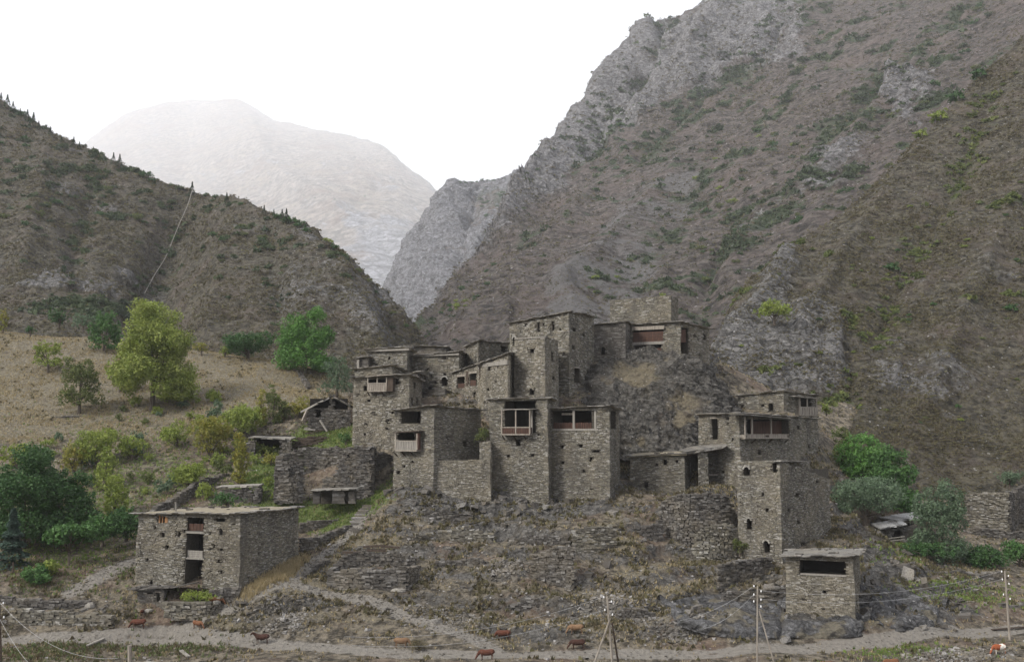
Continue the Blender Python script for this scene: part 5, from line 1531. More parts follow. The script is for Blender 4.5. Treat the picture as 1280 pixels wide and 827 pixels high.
tree('small_tree', 'small olive bush beneath the left edge of the big yellow green crown', 'tree', 150, 490, 440, 40, 'bush', 'leaf_lime', 8, trunk=.12, leaf=.34, dens=.8)
tree('dark_tree', 'big dark green tree mass at the left edge above the blue conifer', 'tree', 28, 680, 556, 120, 'round', 'leaf_dark', 9, D=137, trunk=.04, leaf=.36, dens=1.2)
tree('dark_tree', 'dark rounded tree to the right of the big dark mass at the left edge', 'tree', 82, 672, 585, 84, 'round', 'leaf_dark', 10, D=139, trunk=.04, leaf=.36, dens=1.1)
tree('young_walnut', 'young bright green tree with a thin pale stem near the left foot', 'tree', 86, 706, 648, 62, 'spread', 'leaf_green', 11, D=130, trunk=.3, leaf=.4, dens=.75, tr=.14)
tree('leafy_bush', 'bushy green shrub low at the left beside a pole', 'shrub', 44, 730, 699, 40, 'bush', 'leaf_green', 12, trunk=.02, leaf=.3, dens=1.1)
tree('leafy_bush', 'small green shrub squeezed between the young tree and the low left bush', 'shrub', 63, 720, 694, 24, 'bush', 'leaf_lime', 13, trunk=.02, leaf=.3, dens=1.1)
tree('willow_bush', 'tall green bush touching the left wall of the detached house', 'shrub', 158, 672, 618, 50, 'bush', 'leaf_dark', 14, D=137, trunk=.02, leaf=.3, dens=1.1)
tree('willow_bush', 'green bush between the young walnut and the detached house', 'shrub', 128, 678, 632, 48, 'bush', 'leaf_green', 15, D=136, trunk=.02, leaf=.3, dens=.9)
tree('tall_bush', 'upright light green bush on the slope behind the detached house', 'shrub', 143, 650, 595, 42, 'tall', 'leaf_lime', 16, trunk=.03, leaf=.3, dens=1.0)
tree('tall_bush', 'lime green bush at mid slope above the upright light green bush', 'shrub', 132, 612, 560, 36, 'tall', 'leaf_lime', 17, trunk=.03, leaf=.3, dens=.8)
tree('round_bush', 'broad green bush with yellow tips below the olive brown tree', 'shrub', 120, 580, 522, 62, 'bush', 'leaf_lime', 18, trunk=.03, leaf=.32, dens=1.0)
tree('round_bush', 'yellowish bush at the left end of the mid slope', 'shrub', 92, 590, 538, 40, 'bush', 'leaf_autumn', 19, trunk=.03, leaf=.3, dens=.6)
tree('sapling_cluster', 'yellow green sapling cluster above the flat shed', 'shrub', 300, 548, 488, 60, 'bush', 'leaf_lime', 20, trunk=.02, leaf=.3, dens=1.1)
tree('sapling_cluster', 'lime sapling cluster with a yellow tip on the left mid slope', 'shrub', 262, 572, 505, 56, 'bush', 'leaf_autumn', 21, trunk=.02, leaf=.3, dens=1.0)
tree('sapling_cluster', 'green sapling cluster low on the left mid slope', 'shrub', 236, 612, 562, 44, 'bush', 'leaf_lime', 22, trunk=.02, leaf=.3, dens=1.0)
tree('sapling_cluster', 'slender green sapling in the row above the barn path', 'shrub', 341, 530, 482, 18, 'tall', 'leaf_olive', 23, trunk=.03, leaf=.28, dens=1.1)
tree('sapling_cluster', 'golden leaved sapling near the flat shed and the barn', 'shrub', 326, 532, 488, 20, 'tall', 'leaf_autumn', 24, trunk=.03, leaf=.28, dens=1.0)
tree('sapling_cluster', 'bright yellow green bush immediately left of the gabled barn', 'shrub', 374, 522, 486, 30, 'bush', 'leaf_autumn', 25, trunk=.02, leaf=.3, dens=1.1)
tree('sapling_cluster', 'olive bush between the slender sapling and the bush by the barn', 'shrub', 356, 524, 488, 24, 'bush', 'leaf_olive', 26, trunk=.02, leaf=.3, dens=1.0)
tree('poplar_tree', 'narrow yellow poplar standing alone left of the roofless ruin', 'tree', 300, 604, 543, 26, 'tall', 'leaf_autumn', 27, trunk=.04, leaf=.28, dens=1.2)
tree('small_bush', 'small yellowish bush in front of the flat shed opening', 'shrub', 339, 582, 556, 22, 'bush', 'leaf_autumn', 28, trunk=.04, leaf=.26, dens=.7)
tree('walnut_tree', 'bright green round tree right of the village, highest of the right trees', 'tree', 1077, 600, 542, 78, 'round', 'leaf_bright', 30, D=166, trunk=.03, leaf=.4, dens=1.5)
tree('walnut_tree', 'deep green round tree overlapping the highest one right of the village', 'tree', 1110, 642, 557, 84, 'round', 'leaf_green', 31, D=161, trunk=.05, leaf=.4, dens=1.4)
tree('lime_tree', 'yellowish green tree tip at the corner of the right village houses', 'tree', 1052, 590, 535, 40, 'tall', 'leaf_olive', 32, D=168, trunk=.05, leaf=.34, dens=.7)
tree('willow_tree', 'wide grey green willow beside the arched tower on the right', 'tree', 1082, 652, 588, 92, 'spread', 'leaf_willow', 33, D=152, trunk=.04, leaf=.3, dens=1.4)
tree('willow_tree', 'big grey green willow standing right of the slate roofed shed', 'tree', 1176, 705, 602, 82, 'round', 'leaf_willow', 34, D=143, trunk=.02, leaf=.3, dens=1.4)
tree('leafy_bush', 'green bush right of the big willow above the field wall', 'shrub', 1232, 714, 672, 62, 'bush', 'leaf_dark', 35, D=141, trunk=.02, leaf=.3, dens=1.1)
tree('leafy_bush', 'green bush cut by the right edge below the grassy ruin', 'shrub', 1275, 706, 668, 46, 'bush', 'leaf_green', 36, D=144, trunk=.02, leaf=.3, dens=1.0)
tree('leafy_bush', 'low dark bush at the foot of the big willow', 'shrub', 1160, 700, 672, 60, 'bush', 'leaf_dark', 37, D=140, trunk=.02, leaf=.3, dens=.9)
tree('hillside_bush', 'dull green bush on the slope above the grassy ruin', 'shrub', 1262, 607, 582, 34, 'bush', 'leaf_willow', 38, D=174, trunk=.02, leaf=.3, dens=1.1)
tree('dry_bush', 'dry olive bush growing on the terrace beside the dark blank house side', 'shrub', 604, 554, 530, 24, 'bush', 'leaf_olive', 39, D=148, trunk=.02, leaf=.22, dens=.8)
tree('rock_tree', 'yellow green tree growing on top of the pale crag right of the summit house', 'tree', 968, 404, 371, 46, 'spread', 'leaf_lime', 40, D=225, trunk=.06, leaf=.36, dens=1.3)
tree('hillside_bush', 'two toned bush behind the detached house roof in rough grass', 'shrub', 285, 632, 612, 46, 'bush', 'leaf_dark', 41, D=144, trunk=.02, leaf=.28, dens=.7)
tree('weed_patch', 'bright green weedy bush in the yard before the slotted front of the detached house', 'shrub', 245, 752, 735, 52, 'bush', 'leaf_lime', 42, D=119.3, trunk=.0, leaf=.22, dens=1.2)
tree('gully_bush', 'dark bushes in the fold where the meadow meets the left hill', 'shrub', 74, 408, 380, 34, 'bush', 'leaf_dark', 43, D=262, trunk=.02, leaf=.42, dens=1.0)
tree('gully_bush', 'grey green bush in the hollow behind the meadow beside the dark green tree', 'shrub', 104, 412, 384, 34, 'bush', 'leaf_willow', 44, D=258, trunk=.02, leaf=.42, dens=1.0)
tree('edge_tree', 'slender pale tree at the very left end of the meadow crest', 'tree', 4, 414, 386, 14, 'tall', 'leaf_autumn', 45, D=232, trunk=.05, leaf=.36, dens=1.0)
tree('crest_bush', 'dark little bush on the meadow crest at the far left', 'shrub', 38, 418, 403, 18, 'bush', 'leaf_dark', 46, D=231, trunk=.02, leaf=.32, dens=1.1)
tree('crest_bush', 'small yellow green bush on the crest between the two big meadow trees', 'shrub', 281, 446, 428, 16, 'bush', 'leaf_lime', 47, trunk=.02, leaf=.32, dens=1.0)
tree('crest_bush', 'ochre bush peeking out right of the big yellow green tree', 'shrub', 252, 442, 420, 22, 'bush', 'leaf_autumn', 48, D=221, trunk=.02, leaf=.32, dens=.9)
tree('green_bush', 'green bush in the angle between barn and balcony house', 'shrub', 432, 552, 536, 22, 'bush', 'leaf_green', 49, D=165, trunk=.0, leaf=.25, dens=.8)
tree('cliff_bush', 'small green bush beside the right corner balcony', 'shrub', 1033, 516, 500, 16, 'bush', 'leaf_lime', 50, D=176, trunk=.0, leaf=.28, dens=.9)
tree('sapling_cluster', 'loose yellow green bush under the big yellow green tree', 'shrub', 222, 560, 515, 40, 'bush', 'leaf_lime', 51, trunk=.02, leaf=.3, dens=.8)
tree('round_bush', 'wide light green bush right of the broad bush with yellow tips', 'shrub', 165, 575, 532, 44, 'bush', 'leaf_lime', 52, trunk=.02, leaf=.3, dens=.8)
tree('round_bush', 'light green bush at the left edge above the big dark tree', 'shrub', 20, 585, 545, 50, 'bush', 'leaf_lime', 53, trunk=.02, leaf=.3, dens=.8)
# blue conifer at the left edge
def conifer_mesh(h, w, n, r, b=np.zeros(3), size=.3):
    z = r.random(n) ** .8
    th = r.random(n) * 6.283
    tier = .75 + .25 * np.sin(z * h * 5.0)
    rad = (1 - z) * w * .5 * (.35 + .65 * r.random(n) ** .5) * tier
    p = np.stack([np.cos(th) * rad, np.sin(th) * rad, z * h * .95 + .06 * h - rad * .12], -1) + b
    o_ = np.stack([np.cos(th), np.sin(th), -.25 + 0 * th], -1)
    s_ = np.cross(o_, [0, 0, 1.]); s_ /= np.linalg.norm(s_, axis=1)[:, None]
    L = size * r.uniform(.6, 1.3, n)[:, None]
    up = r.normal(0, .35, (n, 1)) * np.array([[0, 0, 1.]])
    V = np.stack([p - o_ * L * .5, p + (s_ * .3 + up * .4) * L, p + o_ * L * .6, p - (s_ * .3 + up * .4) * L], 1).reshape(-1, 3)
    return V, np.arange(n * 4).reshape(-1, 4), r.random(n)
r_ = np.random.default_rng(5)
b = P(14, 716, 130); s = b[1] / F
root = thing('blue_conifer', 'loose blue green conifer at the bottom left edge in front of the dark trees', 'tree', b)
V, Fq = tube([b - [0, 0, .4], b + [0, 0, 76 * s]], [.2, .03], 6); mesh('trunk', V, Fq, M['bark'], root)
V, Fq, rn = conifer_mesh(74 * s, 52 * s, 2600, r_, b + [0, 0, 4 * s], .5); mesh('crown', V, Fq, M['needle_blue'], root, rn)

# conifers along the left ridge: shared crown and trunk
ct = []
for k in range(3):
    V, Fq, rn = conifer_mesh(1, .64, 460, np.random.default_rng(k), np.zeros(3), .085)
    V2, F2 = tube([[0, 0, -.15], [0, 0, .9]], [.018, .004], 5)
    a = mesh('crown', V, Fq, M['needle'], None, rn); c = mesh('trunk', V2, F2, M['bark'], None)
    ct.append((a.data, c.data))
    bpy.data.objects.remove(a); bpy.data.objects.remove(c)
RIDGE = [(1,128,14),(10,133,17),(17,138,13),(25,142,9),(34,150,15),(42,156,18),(48,160,11),(63,168,12),(77,176,9),(92,182,13),(98,184,10),(119,195,9),(141,203,14),(149,207,17),(193,228,9),(241,243,18),(282,252,14),(331,265,11),(341,268,9),(352,274,15),(357,277,18)]
ROOTLAB = 'small dark conifer on the skyline of the left hill'
for k, (x, y, hp) in enumerate(RIDGE):
    q = on_sheet('left_hill', x, y + 3)
    s = q[1] / F
    o = thing('ridge_conifer', {15: 'lone tallest conifer where the pale line meets the left ridge', 20: 'conifer at the right end of the row on the left ridge'}.get(k, ROOTLAB), 'tree', q, None)
    if k not in (15, 20): o['group'] = 'small conifers along the left skyline'
    else: o['group'] = 'conifers with a place of their own on the left ridge'
    o.rotation_euler = (0, 0, k * 1.7); o.scale = (hp * s * 1.1,) * 3
    for nm, me in zip(('crown', 'trunk'), ct[k % 3]):
        c = bpy.data.objects.new(nm, me); link(c, o)

# shrubs scattered over the slopes, each an object sharing one of a few crowns
sb = {}
for mt in ('leaf_dark', 'leaf_olive', 'leaf_lime', 'leaf_willow', 'brush'):
    sb[mt] = []
    for k in range(3):
        r2 = np.random.default_rng(k + 77)
        C = crown_points('bush', .75, 1, r2, 34)
        V, Fq, rn = leaves(C, .15, 12, .12, r2, .8)
        o = mesh('shrub', V, Fq, M[mt], None, rn); sb[mt].append(o.data); bpy.data.objects.remove(o)
def shrubs(sheet_, pts, label, group, seed=0):
    r2 = np.random.default_rng(seed)
    for (x, y, w, mt) in pts:
        q = on_sheet(sheet_, x, y)
        s = q[1] / F
        o = bpy.data.objects.new('shrub', sb[mt][r2.integers(3)])
        o.location = tuple(q - np.array([0, 0, .12 * w * s])); o.rotation_euler = (0, 0, r2.uniform(0, 6)); 
        o.scale = (w * s, w * s, w * s * r2.uniform(.65, .95))
        link(o); tag(o, label, 'shrub', group)
def scat(poly, n, w, seed, mts, sheet_):
    r2 = np.random.default_rng(seed); out = []
    poly = np.array(poly, float); lo, hi = poly.min(0), poly.max(0)
    t = 0
    while len(out) < n and t < n * 60:
        t += 1
        x, y = r2.uniform(lo, hi)
        if poly_mask(np.array([x]), np.array([y]), [tuple(p) for p in poly], 1)[0] < .5: continue
        nz = perlin(np.array([x / 60, y / 32, seed * 1.3]))
        if nz < -.05 - .3 * r2.random(): continue
        out.append((x, y, r2.uniform(*w), mts[r2.integers(len(mts))]))
    return out
MD = ('brush', 'leaf_dark', 'leaf_olive', 'brush')
shrubs('right_mountain', scat([(740,400),(730,350),(790,290),(860,200),(960,140),(1000,180),(960,290),(900,360),(850,390)], 62, (8, 15), 11, MD + ('leaf_lime',), 'right_mountain'), 'green shrub on the scree fan of the right mountain above the village', 'shrubs on the scree slope above the village', 1)
shrubs('right_mountain', scat([(960,140),(1000,40),(1130,0),(1275,0),(1275,60),(1180,140),(1100,230),(1010,300),(960,290)], 62, (9, 17), 12, MD, 'right_mountain'), 'dark shrub on the upper right part of the right mountain', 'shrubs on the upper right mountain', 2)
shrubs('right_mountain', scat([(690,240),(740,170),(800,120),(880,110),(900,140),(820,190),(760,240)], 30, (8, 13), 13, ('leaf_dark', 'leaf_willow'), 'right_mountain'), 'dark shrub at the foot of the skyline cliffs', 'shrubs under the skyline cliffs', 3)
shrubs('right_mountain', scat([(510,420),(530,390),(600,340),(640,320),(600,370),(540,430)], 22, (6, 11), 14, ('leaf_dark', 'leaf_lime'), 'right_mountain'), 'green shrub in the narrow gully at the mouth of the gorge', 'shrubs in the gorge gully', 4)
shrubs('right_mountain', [(672,214,8,'leaf_dark'),(692,188,7,'leaf_dark'),(712,160,7,'leaf_dark'),(824,34,12,'leaf_dark'),(822,30,10,'leaf_dark'),(735,128,6,'leaf_dark')], 'tiny dark shrub on the skyline of the right mountain', 'shrubs on the right skyline', 5)
shrubs('right_hillside', scat([(900,430),(960,340),(1040,300),(1150,200),(1280,80),(1280,590),(1180,560),(1060,520)], 36, (5, 11), 15, ('leaf_olive', 'leaf_olive', 'leaf_dark', 'leaf_lime'), 'right_hillside'), 'dull shrub on the near brown slope at the right', 'shrubs on the near right slope', 6)
for q_, lb_ in (((1117,338,24,'leaf_dark'),'dark green bush alone in the middle of the near right slope'), ((1267,388,22,'leaf_dark'),'dark bush by the right picture edge on the near slope'), ((1190,118,28,'leaf_dark'),'broad dark bush above the pale outcrop at the upper right'), ((1175,150,30,'leaf_lime'),'bright green bush on the rim right of the pale upper outcrop'), ((1150,170,22,'leaf_lime'),'smaller bright bush lower on the rim of the upper outcrop'), ((1225,95,26,'leaf_dark'),'highest dark bush on the rim of the near right slope')):
    shrubs('right_hillside', [q_], lb_, 'larger bushes on the near right slope', 7)
shrubs('left_hill', scat([(0,150),(120,200),(240,245),(380,300),(400,330),(300,330),(200,320),(100,300),(0,300)], 46, (10, 18), 16, ('brush', 'leaf_dark', 'leaf_olive'), 'left_hill'), 'low dark bush on the upper face of the left hill', 'bushes on the left hill', 8)
shrubs('left_hill', [(365,278,22,'leaf_dark'),(376,284,20,'leaf_dark'),(383,290,14,'leaf_dark'),(348,272,16,'leaf_dark'),(190,226,14,'leaf_dark'),(182,221,16,'leaf_dark'),(410,302,14,'leaf_lime'),(418,310,14,'leaf_dark'),(432,322,12,'leaf_dark'),(448,340,12,'leaf_olive'),(460,352,12,'leaf_olive'),(470,366,12,'leaf_dark'),(480,380,12,'leaf_dark'),(492,392,10,'leaf_olive'),(506,408,10,'leaf_dark'),(270,247,10,'leaf_dark'),(258,245,9,'leaf_dark'),(300,255,9,'leaf_dark'),(215,233,8,'leaf_dark'),(170,213,8,'leaf_dark'),(28,144,14,'leaf_dark'),(38,152,12,'leaf_dark')], 'bush on the skyline of the left hill', 'bushes along the left skyline', 9)
shrubs('rocky_spur', scat([(600,250),(655,225),(660,260),(620,300),(590,300)], 26, (5, 10), 17, ('leaf_dark',), 'rocky_spur'), 'dark shrub on the gorge spur', 'shrubs on the gorge spur', 10)
shrubs('rocky_spur', [(x, 228 - (x - 590) * .08, 6, 'leaf_dark') for x in range(575, 665, 7)], 'tiny tree on the skyline of the gorge spur', 'trees on the spur skyline', 11)
shrubs('far_mountain', [(412,242,4,'leaf_dark'),(420,250,4,'leaf_dark'),(378,246,3.5,'leaf_dark'),(455,246,4,'leaf_dark'),(338,230,4,'leaf_dark'),(392,248,3.5,'leaf_dark')], 'speck of a far tree on the hazy mountain', 'far trees on the hazy mountain', 12)
# saplings and small bushes of the left slope
r2 = np.random.default_rng(3)
for k in range(150):
    x, y = r2.uniform(60, 350), r2.uniform(495, 640)
    if x > 170 and y > 625 or y < 500 + 40 * (x < 110): continue
    if perlin(np.array([x / 34, y / 26, 4.4])) < -.08: continue
    q = G(x, y); s = q[1] / F; w = r2.uniform(9, 22)
    o = bpy.data.objects.new('sapling', sb[('leaf_lime', 'leaf_olive', 'leaf_lime', 'leaf_willow')[r2.integers(4)]][r2.integers(3)])
    o.location = tuple(q); o.rotation_euler = (0, 0, r2.uniform(0, 6)); o.scale = (w * s, w * s, w * s * r2.uniform(1.0, 1.7)); link(o)
    tag(o, 'small yellow green sapling on the rough left slope', 'shrub', 'saplings on the left slope')

# ------------------------------------------------------------------ ground cover (stuff)
def pick(weight, n, r):
    """random terrain vertices weighted by a mask (and by how much ground each vertex stands for)"""
    wgt = (weight * (GY[:, None] ** 2)).ravel()
    cum = np.cumsum(wgt); cum /= cum[-1]
    k = np.searchsorted(cum, r.random(n))
    p = VX.reshape(-1, 3)[k].copy()
    x = p[:, 0] + r.normal(0, .25, n); y = p[:, 1] + r.normal(0, .3, n)
    dz = hgt(x, y) - hgt(p[:, 0], p[:, 1])
    return np.stack([x, y, p[:, 2] + dz], -1)
view = (gpx > -40) & (gpx < 1320) & (GY[:, None] < 245) & (GY[:, None] > 102)
def tufts(name, weight, n, hgt_, wid, mat, label, seed, blades=3):
    r = np.random.default_rng(seed)
    p = np.repeat(pick(weight * view, n, r), blades, 0); m = len(p)
    th = r.random(m) * 6.283; d = np.stack([np.cos(th), np.sin(th), 0 * th], -1)
    h = r.uniform(*hgt_, m)[:, None]; w = r.uniform(*wid, m)[:, None]
    lean = r.normal(0, .35, (m, 3)) * [1, 1, 0]
    p = p + r.normal(0, .12, (m, 3)) * [1, 1, 0] - [0, 0, .05]
    V = np.stack([p - d * w, p + d * w, p + (lean + [0, 0, 1.]) * h], 1).reshape(-1, 3)
    o = mesh(name, V, np.arange(m * 3).reshape(-1, 3), M[mat], None, np.repeat(r.random(m // blades), blades))
    tag(o, label, 'grass', kind='stuff')
nopath = 1 - np.clip(pathm * 1.3, 0, 1)
nzg = sstep(-.15, .25, fbm(Pn * .25 + 3, 3))
tufts('dry_grass', (dry * 1.0 + .12) * nopath * (.2 + nzg) * (1 - np.clip(crag, 0, .8)), 52000, (.15, .40), (.04, .10), 'grass_dry', 'dry tan grass tufts over the meadow and the knoll', 1)
tufts('green_grass', green * nopath, 12000, (.15, .4), (.06, .15), 'grass_green', 'green grass and weeds around the ruins', 2)
tufts('low_scrub', (.06 + knoll * .6 + band * .4) * nopath * nzg * (1 - green), 16000, (.2, .55), (.12, .3), 'scrub', 'low brown weeds between the stones of the knoll', 3, 4)
tall = line_dist([(312,742),(345,722),(372,702)])
tufts('reeds', sstep(1.8, .4, tall), 800, (.35, .8), (.03, .07), 'grass_dry', 'tall dry grass bank along the right side of the detached house', 4, 5)
tufts('weeds', np.clip(blob(228,800,60,14) + blob(150,812,50,8) + blob(60,812,60,10) + blob(60,735,60,8) + blob(165,715,18,10), 0, 1) * nopath, 1300, (.15, .45), (.05, .12), 'weeds', 'rank weeds below the road at the lower left', 5, 4)
def stones(name, weight, n, size, mat, label, seed):
    r = np.random.default_rng(seed)
    p = pick(weight * view, n, r)
    X = r.normal(size=(n, 3)) * [1, 1, .35]; X /= np.linalg.norm(X, axis=1)[:, None]
    Y = np.cross([0, 0, 1.], X); Y /= np.linalg.norm(Y, axis=1)[:, None]; Z = np.cross(X, Y)
    s = size[0] + (size[1] - size[0]) * r.random(n)[:, None] ** 3
    V, Fq = boxes(p + [0, 0, .03], X, Y, Z, s * r.uniform([.7, .5, .25], [1.4, 1., .7], (n, 3)), .22, r, 0)
    o = mesh(name, V, Fq, M[mat], None, np.repeat(r.random(n), 5))
    tag(o, label, 'stones', kind='stuff')
sl_ = np.clip(ridged(Pn * .35, 3), 0, 1)
stones('stones', (1 - .75 * crag.clip(0, 1)) * (.25 * knoll + .2 * band + .04 * (1 - meadow)) * (.1 + sl_ ** 2) * (1 - pathm), 9500, (.10, .5), 'rubble', 'loose grey stones strewn over the knoll and the road banks', 11)
stones('slate_rubble', nopath * np.clip(scree * 1.0 + 1.2 * blob(632,712,22,10) + .8 * blob(345,768,35,16) + .5 * blob(1190,822,50,6) - .05, 0, 3) * (1 - sstep(2.4, 1.5, rd)), 5000, (.10, .5), 'rubble', 'tumbled pale slate rubble in heaps on the slope', 12)
stones('boulders', np.clip(rocks + .10 * knoll, 0, 1) * (1 - cliffm) * (sl_ ** 2), 700, (.4, 1.3), 'stone_dark', 'dark broken rock blocks on the crags', 13)
stones('path_pebbles', pathm * (1 - .85 * sstep(2.4, 1.5, rd)), 2500, (.06, .22), 'rubble', 'pebbles on the footpath and road', 14)
# scrub carpets of the slopes
def carpet(sheet_, n, size, mat, label, seed, ymax=640, dens=None, name='hill_scrub', ntri=7, flat=.6):
    V, sx, sy, Nn, mk, fr = SHEETS[sheet_]
    r = np.random.default_rng(seed)
    vis = fr & (sx > -20) & (sx < 1300) & (sy > -10) & (sy < ymax)
    # area in the picture per vertex ~ uniform sampling in the picture
    area = np.abs(np.gradient(sx, axis=0) * np.gradient(sy, axis=1) - np.gradient(sx, axis=1) * np.gradient(sy, axis=0)) + 1e-6
    w_ = vis * area * (1 - .85 * mk[..., 0] * (name != 'scree_stones')) * (1 - .5 * mk[..., 2])
    if dens is not None: w_ = w_ * dens(V, mk)
    cum = np.cumsum(w_.ravel()); cum /= cum[-1]
    k = np.searchsorted(cum, r.random(n))
    p = V.reshape(-1, 3)[k] + r.normal(0, 1, (n, 3)) * [1, 1, .2] * (V.reshape(-1, 3)[k][:, 1:2] / F) * .8
    s = (p[:, 1] / F) * r.uniform(*size, n)
    C = np.repeat(p, ntri, 0); S_ = np.repeat(s, ntri)[:, None]; m = len(C)
    d = r.normal(size=(m, 3)); d /= np.linalg.norm(d, axis=1)[:, None]; d[:, 2] = np.abs(d[:, 2])
    c = C + d * S_ * .5 * [1, 1, flat]
    a = r.normal(size=(m, 3)); b_ = r.normal(size=(m, 3))
    q = .55
    T = np.stack([c + a * S_ * q * .35, c + b_ * S_ * q * .35, c - (a + b_) * S_ * q * .3], 1).reshape(-1, 3)
    o = mesh(name, T, np.arange(m * 3).reshape(-1, 3), M[mat], None, np.repeat(r.random(n), ntri))
    tag(o, label, 'scrub', kind='stuff')
nd = lambda V, mk: .25 + sstep(-.2, .3, fbm(V / 18, 3))
carpet('left_hill', 17000, (2.2, 5), 'scrub', 'low brown scrub covering the left hill', 21, 470, nd)
carpet('right_hillside', 24000, (2.0, 4.6), 'scrub', 'low brown scrub covering the near right slope', 22, 640, nd)
carpet('right_mountain', 20000, (1.8, 4.2), 'scrub', 'fine brown scrub covering the right mountain', 23, 480, lambda V, mk: .3 + sstep(-.2, .3, fbm(V / 50, 3)))

carpet('right_mountain', 5000, (.8, 2.2), 'rubble', 'loose scree stones on the right mountain', 27, 460, lambda V, mk: mk[..., 0] ** 2 + .02, 'scree_stones', 5)
carpet('right_mountain', 2300, (4, 9), 'brush', 'patches of dark green brush on the right mountain', 24, 460, lambda V, mk: mk[..., 1] ** 2, 'hill_brush', 18)
carpet('left_hill', 700, (5, 10), 'brush', 'patches of dark brush on the left hill', 25, 420, lambda V, mk: mk[..., 1] ** 2, 'hill_brush', 22)
carpet('right_hillside', 500, (5, 9), 'leaf_olive', 'patches of olive brush on the near right slope', 26, 600, lambda V, mk: mk[..., 1] ** 2, 'hill_brush', 22)

# ------------------------------------------------------------------ poles and wires
def pole(name, label, px, pyt, pyb, D, r0=.14, lean=0, braces=(), arms=((.03, .0), (.2, .0)), mat='wood'):
    b = P(px, pyb, D)
    t = P(px + lean, pyt, D)
    root = thing(name, label, 'pole', b)
    V, Fq = tube([b - [0, 0, 1.0], t], [r0, r0 * .75], 8); mesh('post', V, Fq, M[mat], root)
    for k, (bx, by, tx, ty_, dd) in enumerate(braces):
        V, Fq = tube([P(bx, by, D + dd) - [0, 0, .6], P(tx, ty_, D)], [r0 * .8, r0 * .65], 7); mesh('strut', V, Fq, M['wood_dark' if dd > 0 and k == 1 else mat], root)
    H = t[2] - b[2]
    ins = []
    for f, _ in arms:
        for sgn in (-1, 1):
            c = t + (b - t) * f
            hook = [c, c + [sgn * .28, 0, -.04], c + [sgn * .34, 0, .10]]
            V, Fq = tube(hook, .022, 5)
            hk = mesh('hook', V, Fq, M['wood_dark'], root)
            p0 = np.array(hook[-1])
            V, Fq = tube([p0 - [0, 0, .03], p0 + [0, 0, .04], p0 + [0, 0, .12], p0 + [0, 0, .17]], [.05, .06, .045, .02], 7)
            mesh('insulator', V, Fq, M['white'], hk)
            ins.append(p0 + [0, 0, .1])
            sgn = -sgn
            f += .06
    return root, ins, t
def wire(a, b, sag, label, name='power_wire', r=.011, group='power lines along the road'):
    a, b = np.asarray(a, float), np.asarray(b, float)
    n = 24; f = np.linspace(0, 1, n)[:, None]
    pts = a + (b - a) * f - np.array([0, 0, 1.]) * sag * 4 * f * (1 - f)
    V, Fq = tube(pts, r, 5, False)
    tag(mesh(name, V, Fq, M['metal'], None, loc=a), label, 'wire', group)
_, i1, t1 = pole('utility_pole', 'wooden pole with two spreading struts near the middle of the road', 767, 745, 840, 103, .13, -8,
    braces=((737, 836, 763, 772, -.6), (775, 834, 765, 778, .8)))
_, i2, t2 = pole('utility_pole', 'thin wooden pole with one leaning strut beside the open fronted house', 946, 732, 838, 104, .1, 1, braces=((972, 836, 949, 763, -.5),), arms=((.02, 0), (.12, 0), (.2, 0)))
_, i3, t3 = pole('utility_pole', 'tall wooden pole without strut near the right edge of the road', 1263, 713, 803, 116.5, .14, -7, arms=((.03, 0), (.14, 0), (.35, 0)))
_, i4, t4 = pole('utility_pole', 'dark pole cut by the left edge of the picture', 3, 746, 850, 100, .12, -4, mat='wood_dark')
fb = P(163, 840, 99)
V, Fq = tube([fb, P(162, 806, 99)], [.22, .2], 8)
tag(mesh('pole_stump', V, Fq, M['wood'], None, loc=fb), 'short thick grey post stump below the road at the lower left', 'post')
V, Fq = tube([P(17, 724, 127), P(16.6, 702, 127)], [.1, .09], 7)
tag(mesh('fence_post', V, Fq, M['wood_dark'], None, loc=P(17, 724, 127)), 'thin dark post standing beside the low bushes at far left', 'post')
wire(i1[0], P(430, 795, 96), 1.2, 'upper pale wire sagging left from the pole with two struts')
wire(i1[2], P(440, 806, 96), 1.2, 'lower pale wire sagging left from the pole with two struts')
wire(i2[0], P(850, 775, 108), .5, 'upper wire drooping left from the single strut pole')
wire(i2[2], P(880, 785, 106), .5, 'lower wire drooping left from the single strut pole')
wire(i2[1], i3[0], 1.2, 'long faint wire between the single strut pole and the right edge pole')
wire(i2[3], i3[2], 1.2, 'lower faint wire between the single strut pole and the right edge pole')
wire(i4[0], P(148, 822, 86), 1.6, 'pale wire falling from the left edge pole across the corner')
wire(i4[2], P(42, 835, 88), .4, 'short steep wire falling from the left edge pole to the bottom')
# pale line up the left hill
pts = []
for k in range(7):
    f = k / 6
    x = 243 - 60 * f + 5 * math.sin(f * 3.14); y = 238 + 134 * f
    q = on_sheet('left_hill', x, y); pts.append(q + [0, -1.5, 1.5])
pts = crom(np.array(pts), 40, 0)
for ax in range(3): pts[1:-1, ax] = (pts[:-2, ax] + pts[1:-1, ax] * 2 + pts[2:, ax]) / 4
root = thing('hill_pipeline', 'thin pale pipe line running straight down the left hill', 'pipe', pts[-1])
for k in range(0, 39):
    V, Fq = tube([pts[k], pts[k] + (pts[k + 1] - pts[k]) * .86], .2, 5)
    mesh('pipe_segment', V, Fq, M['wood_pale'], root)

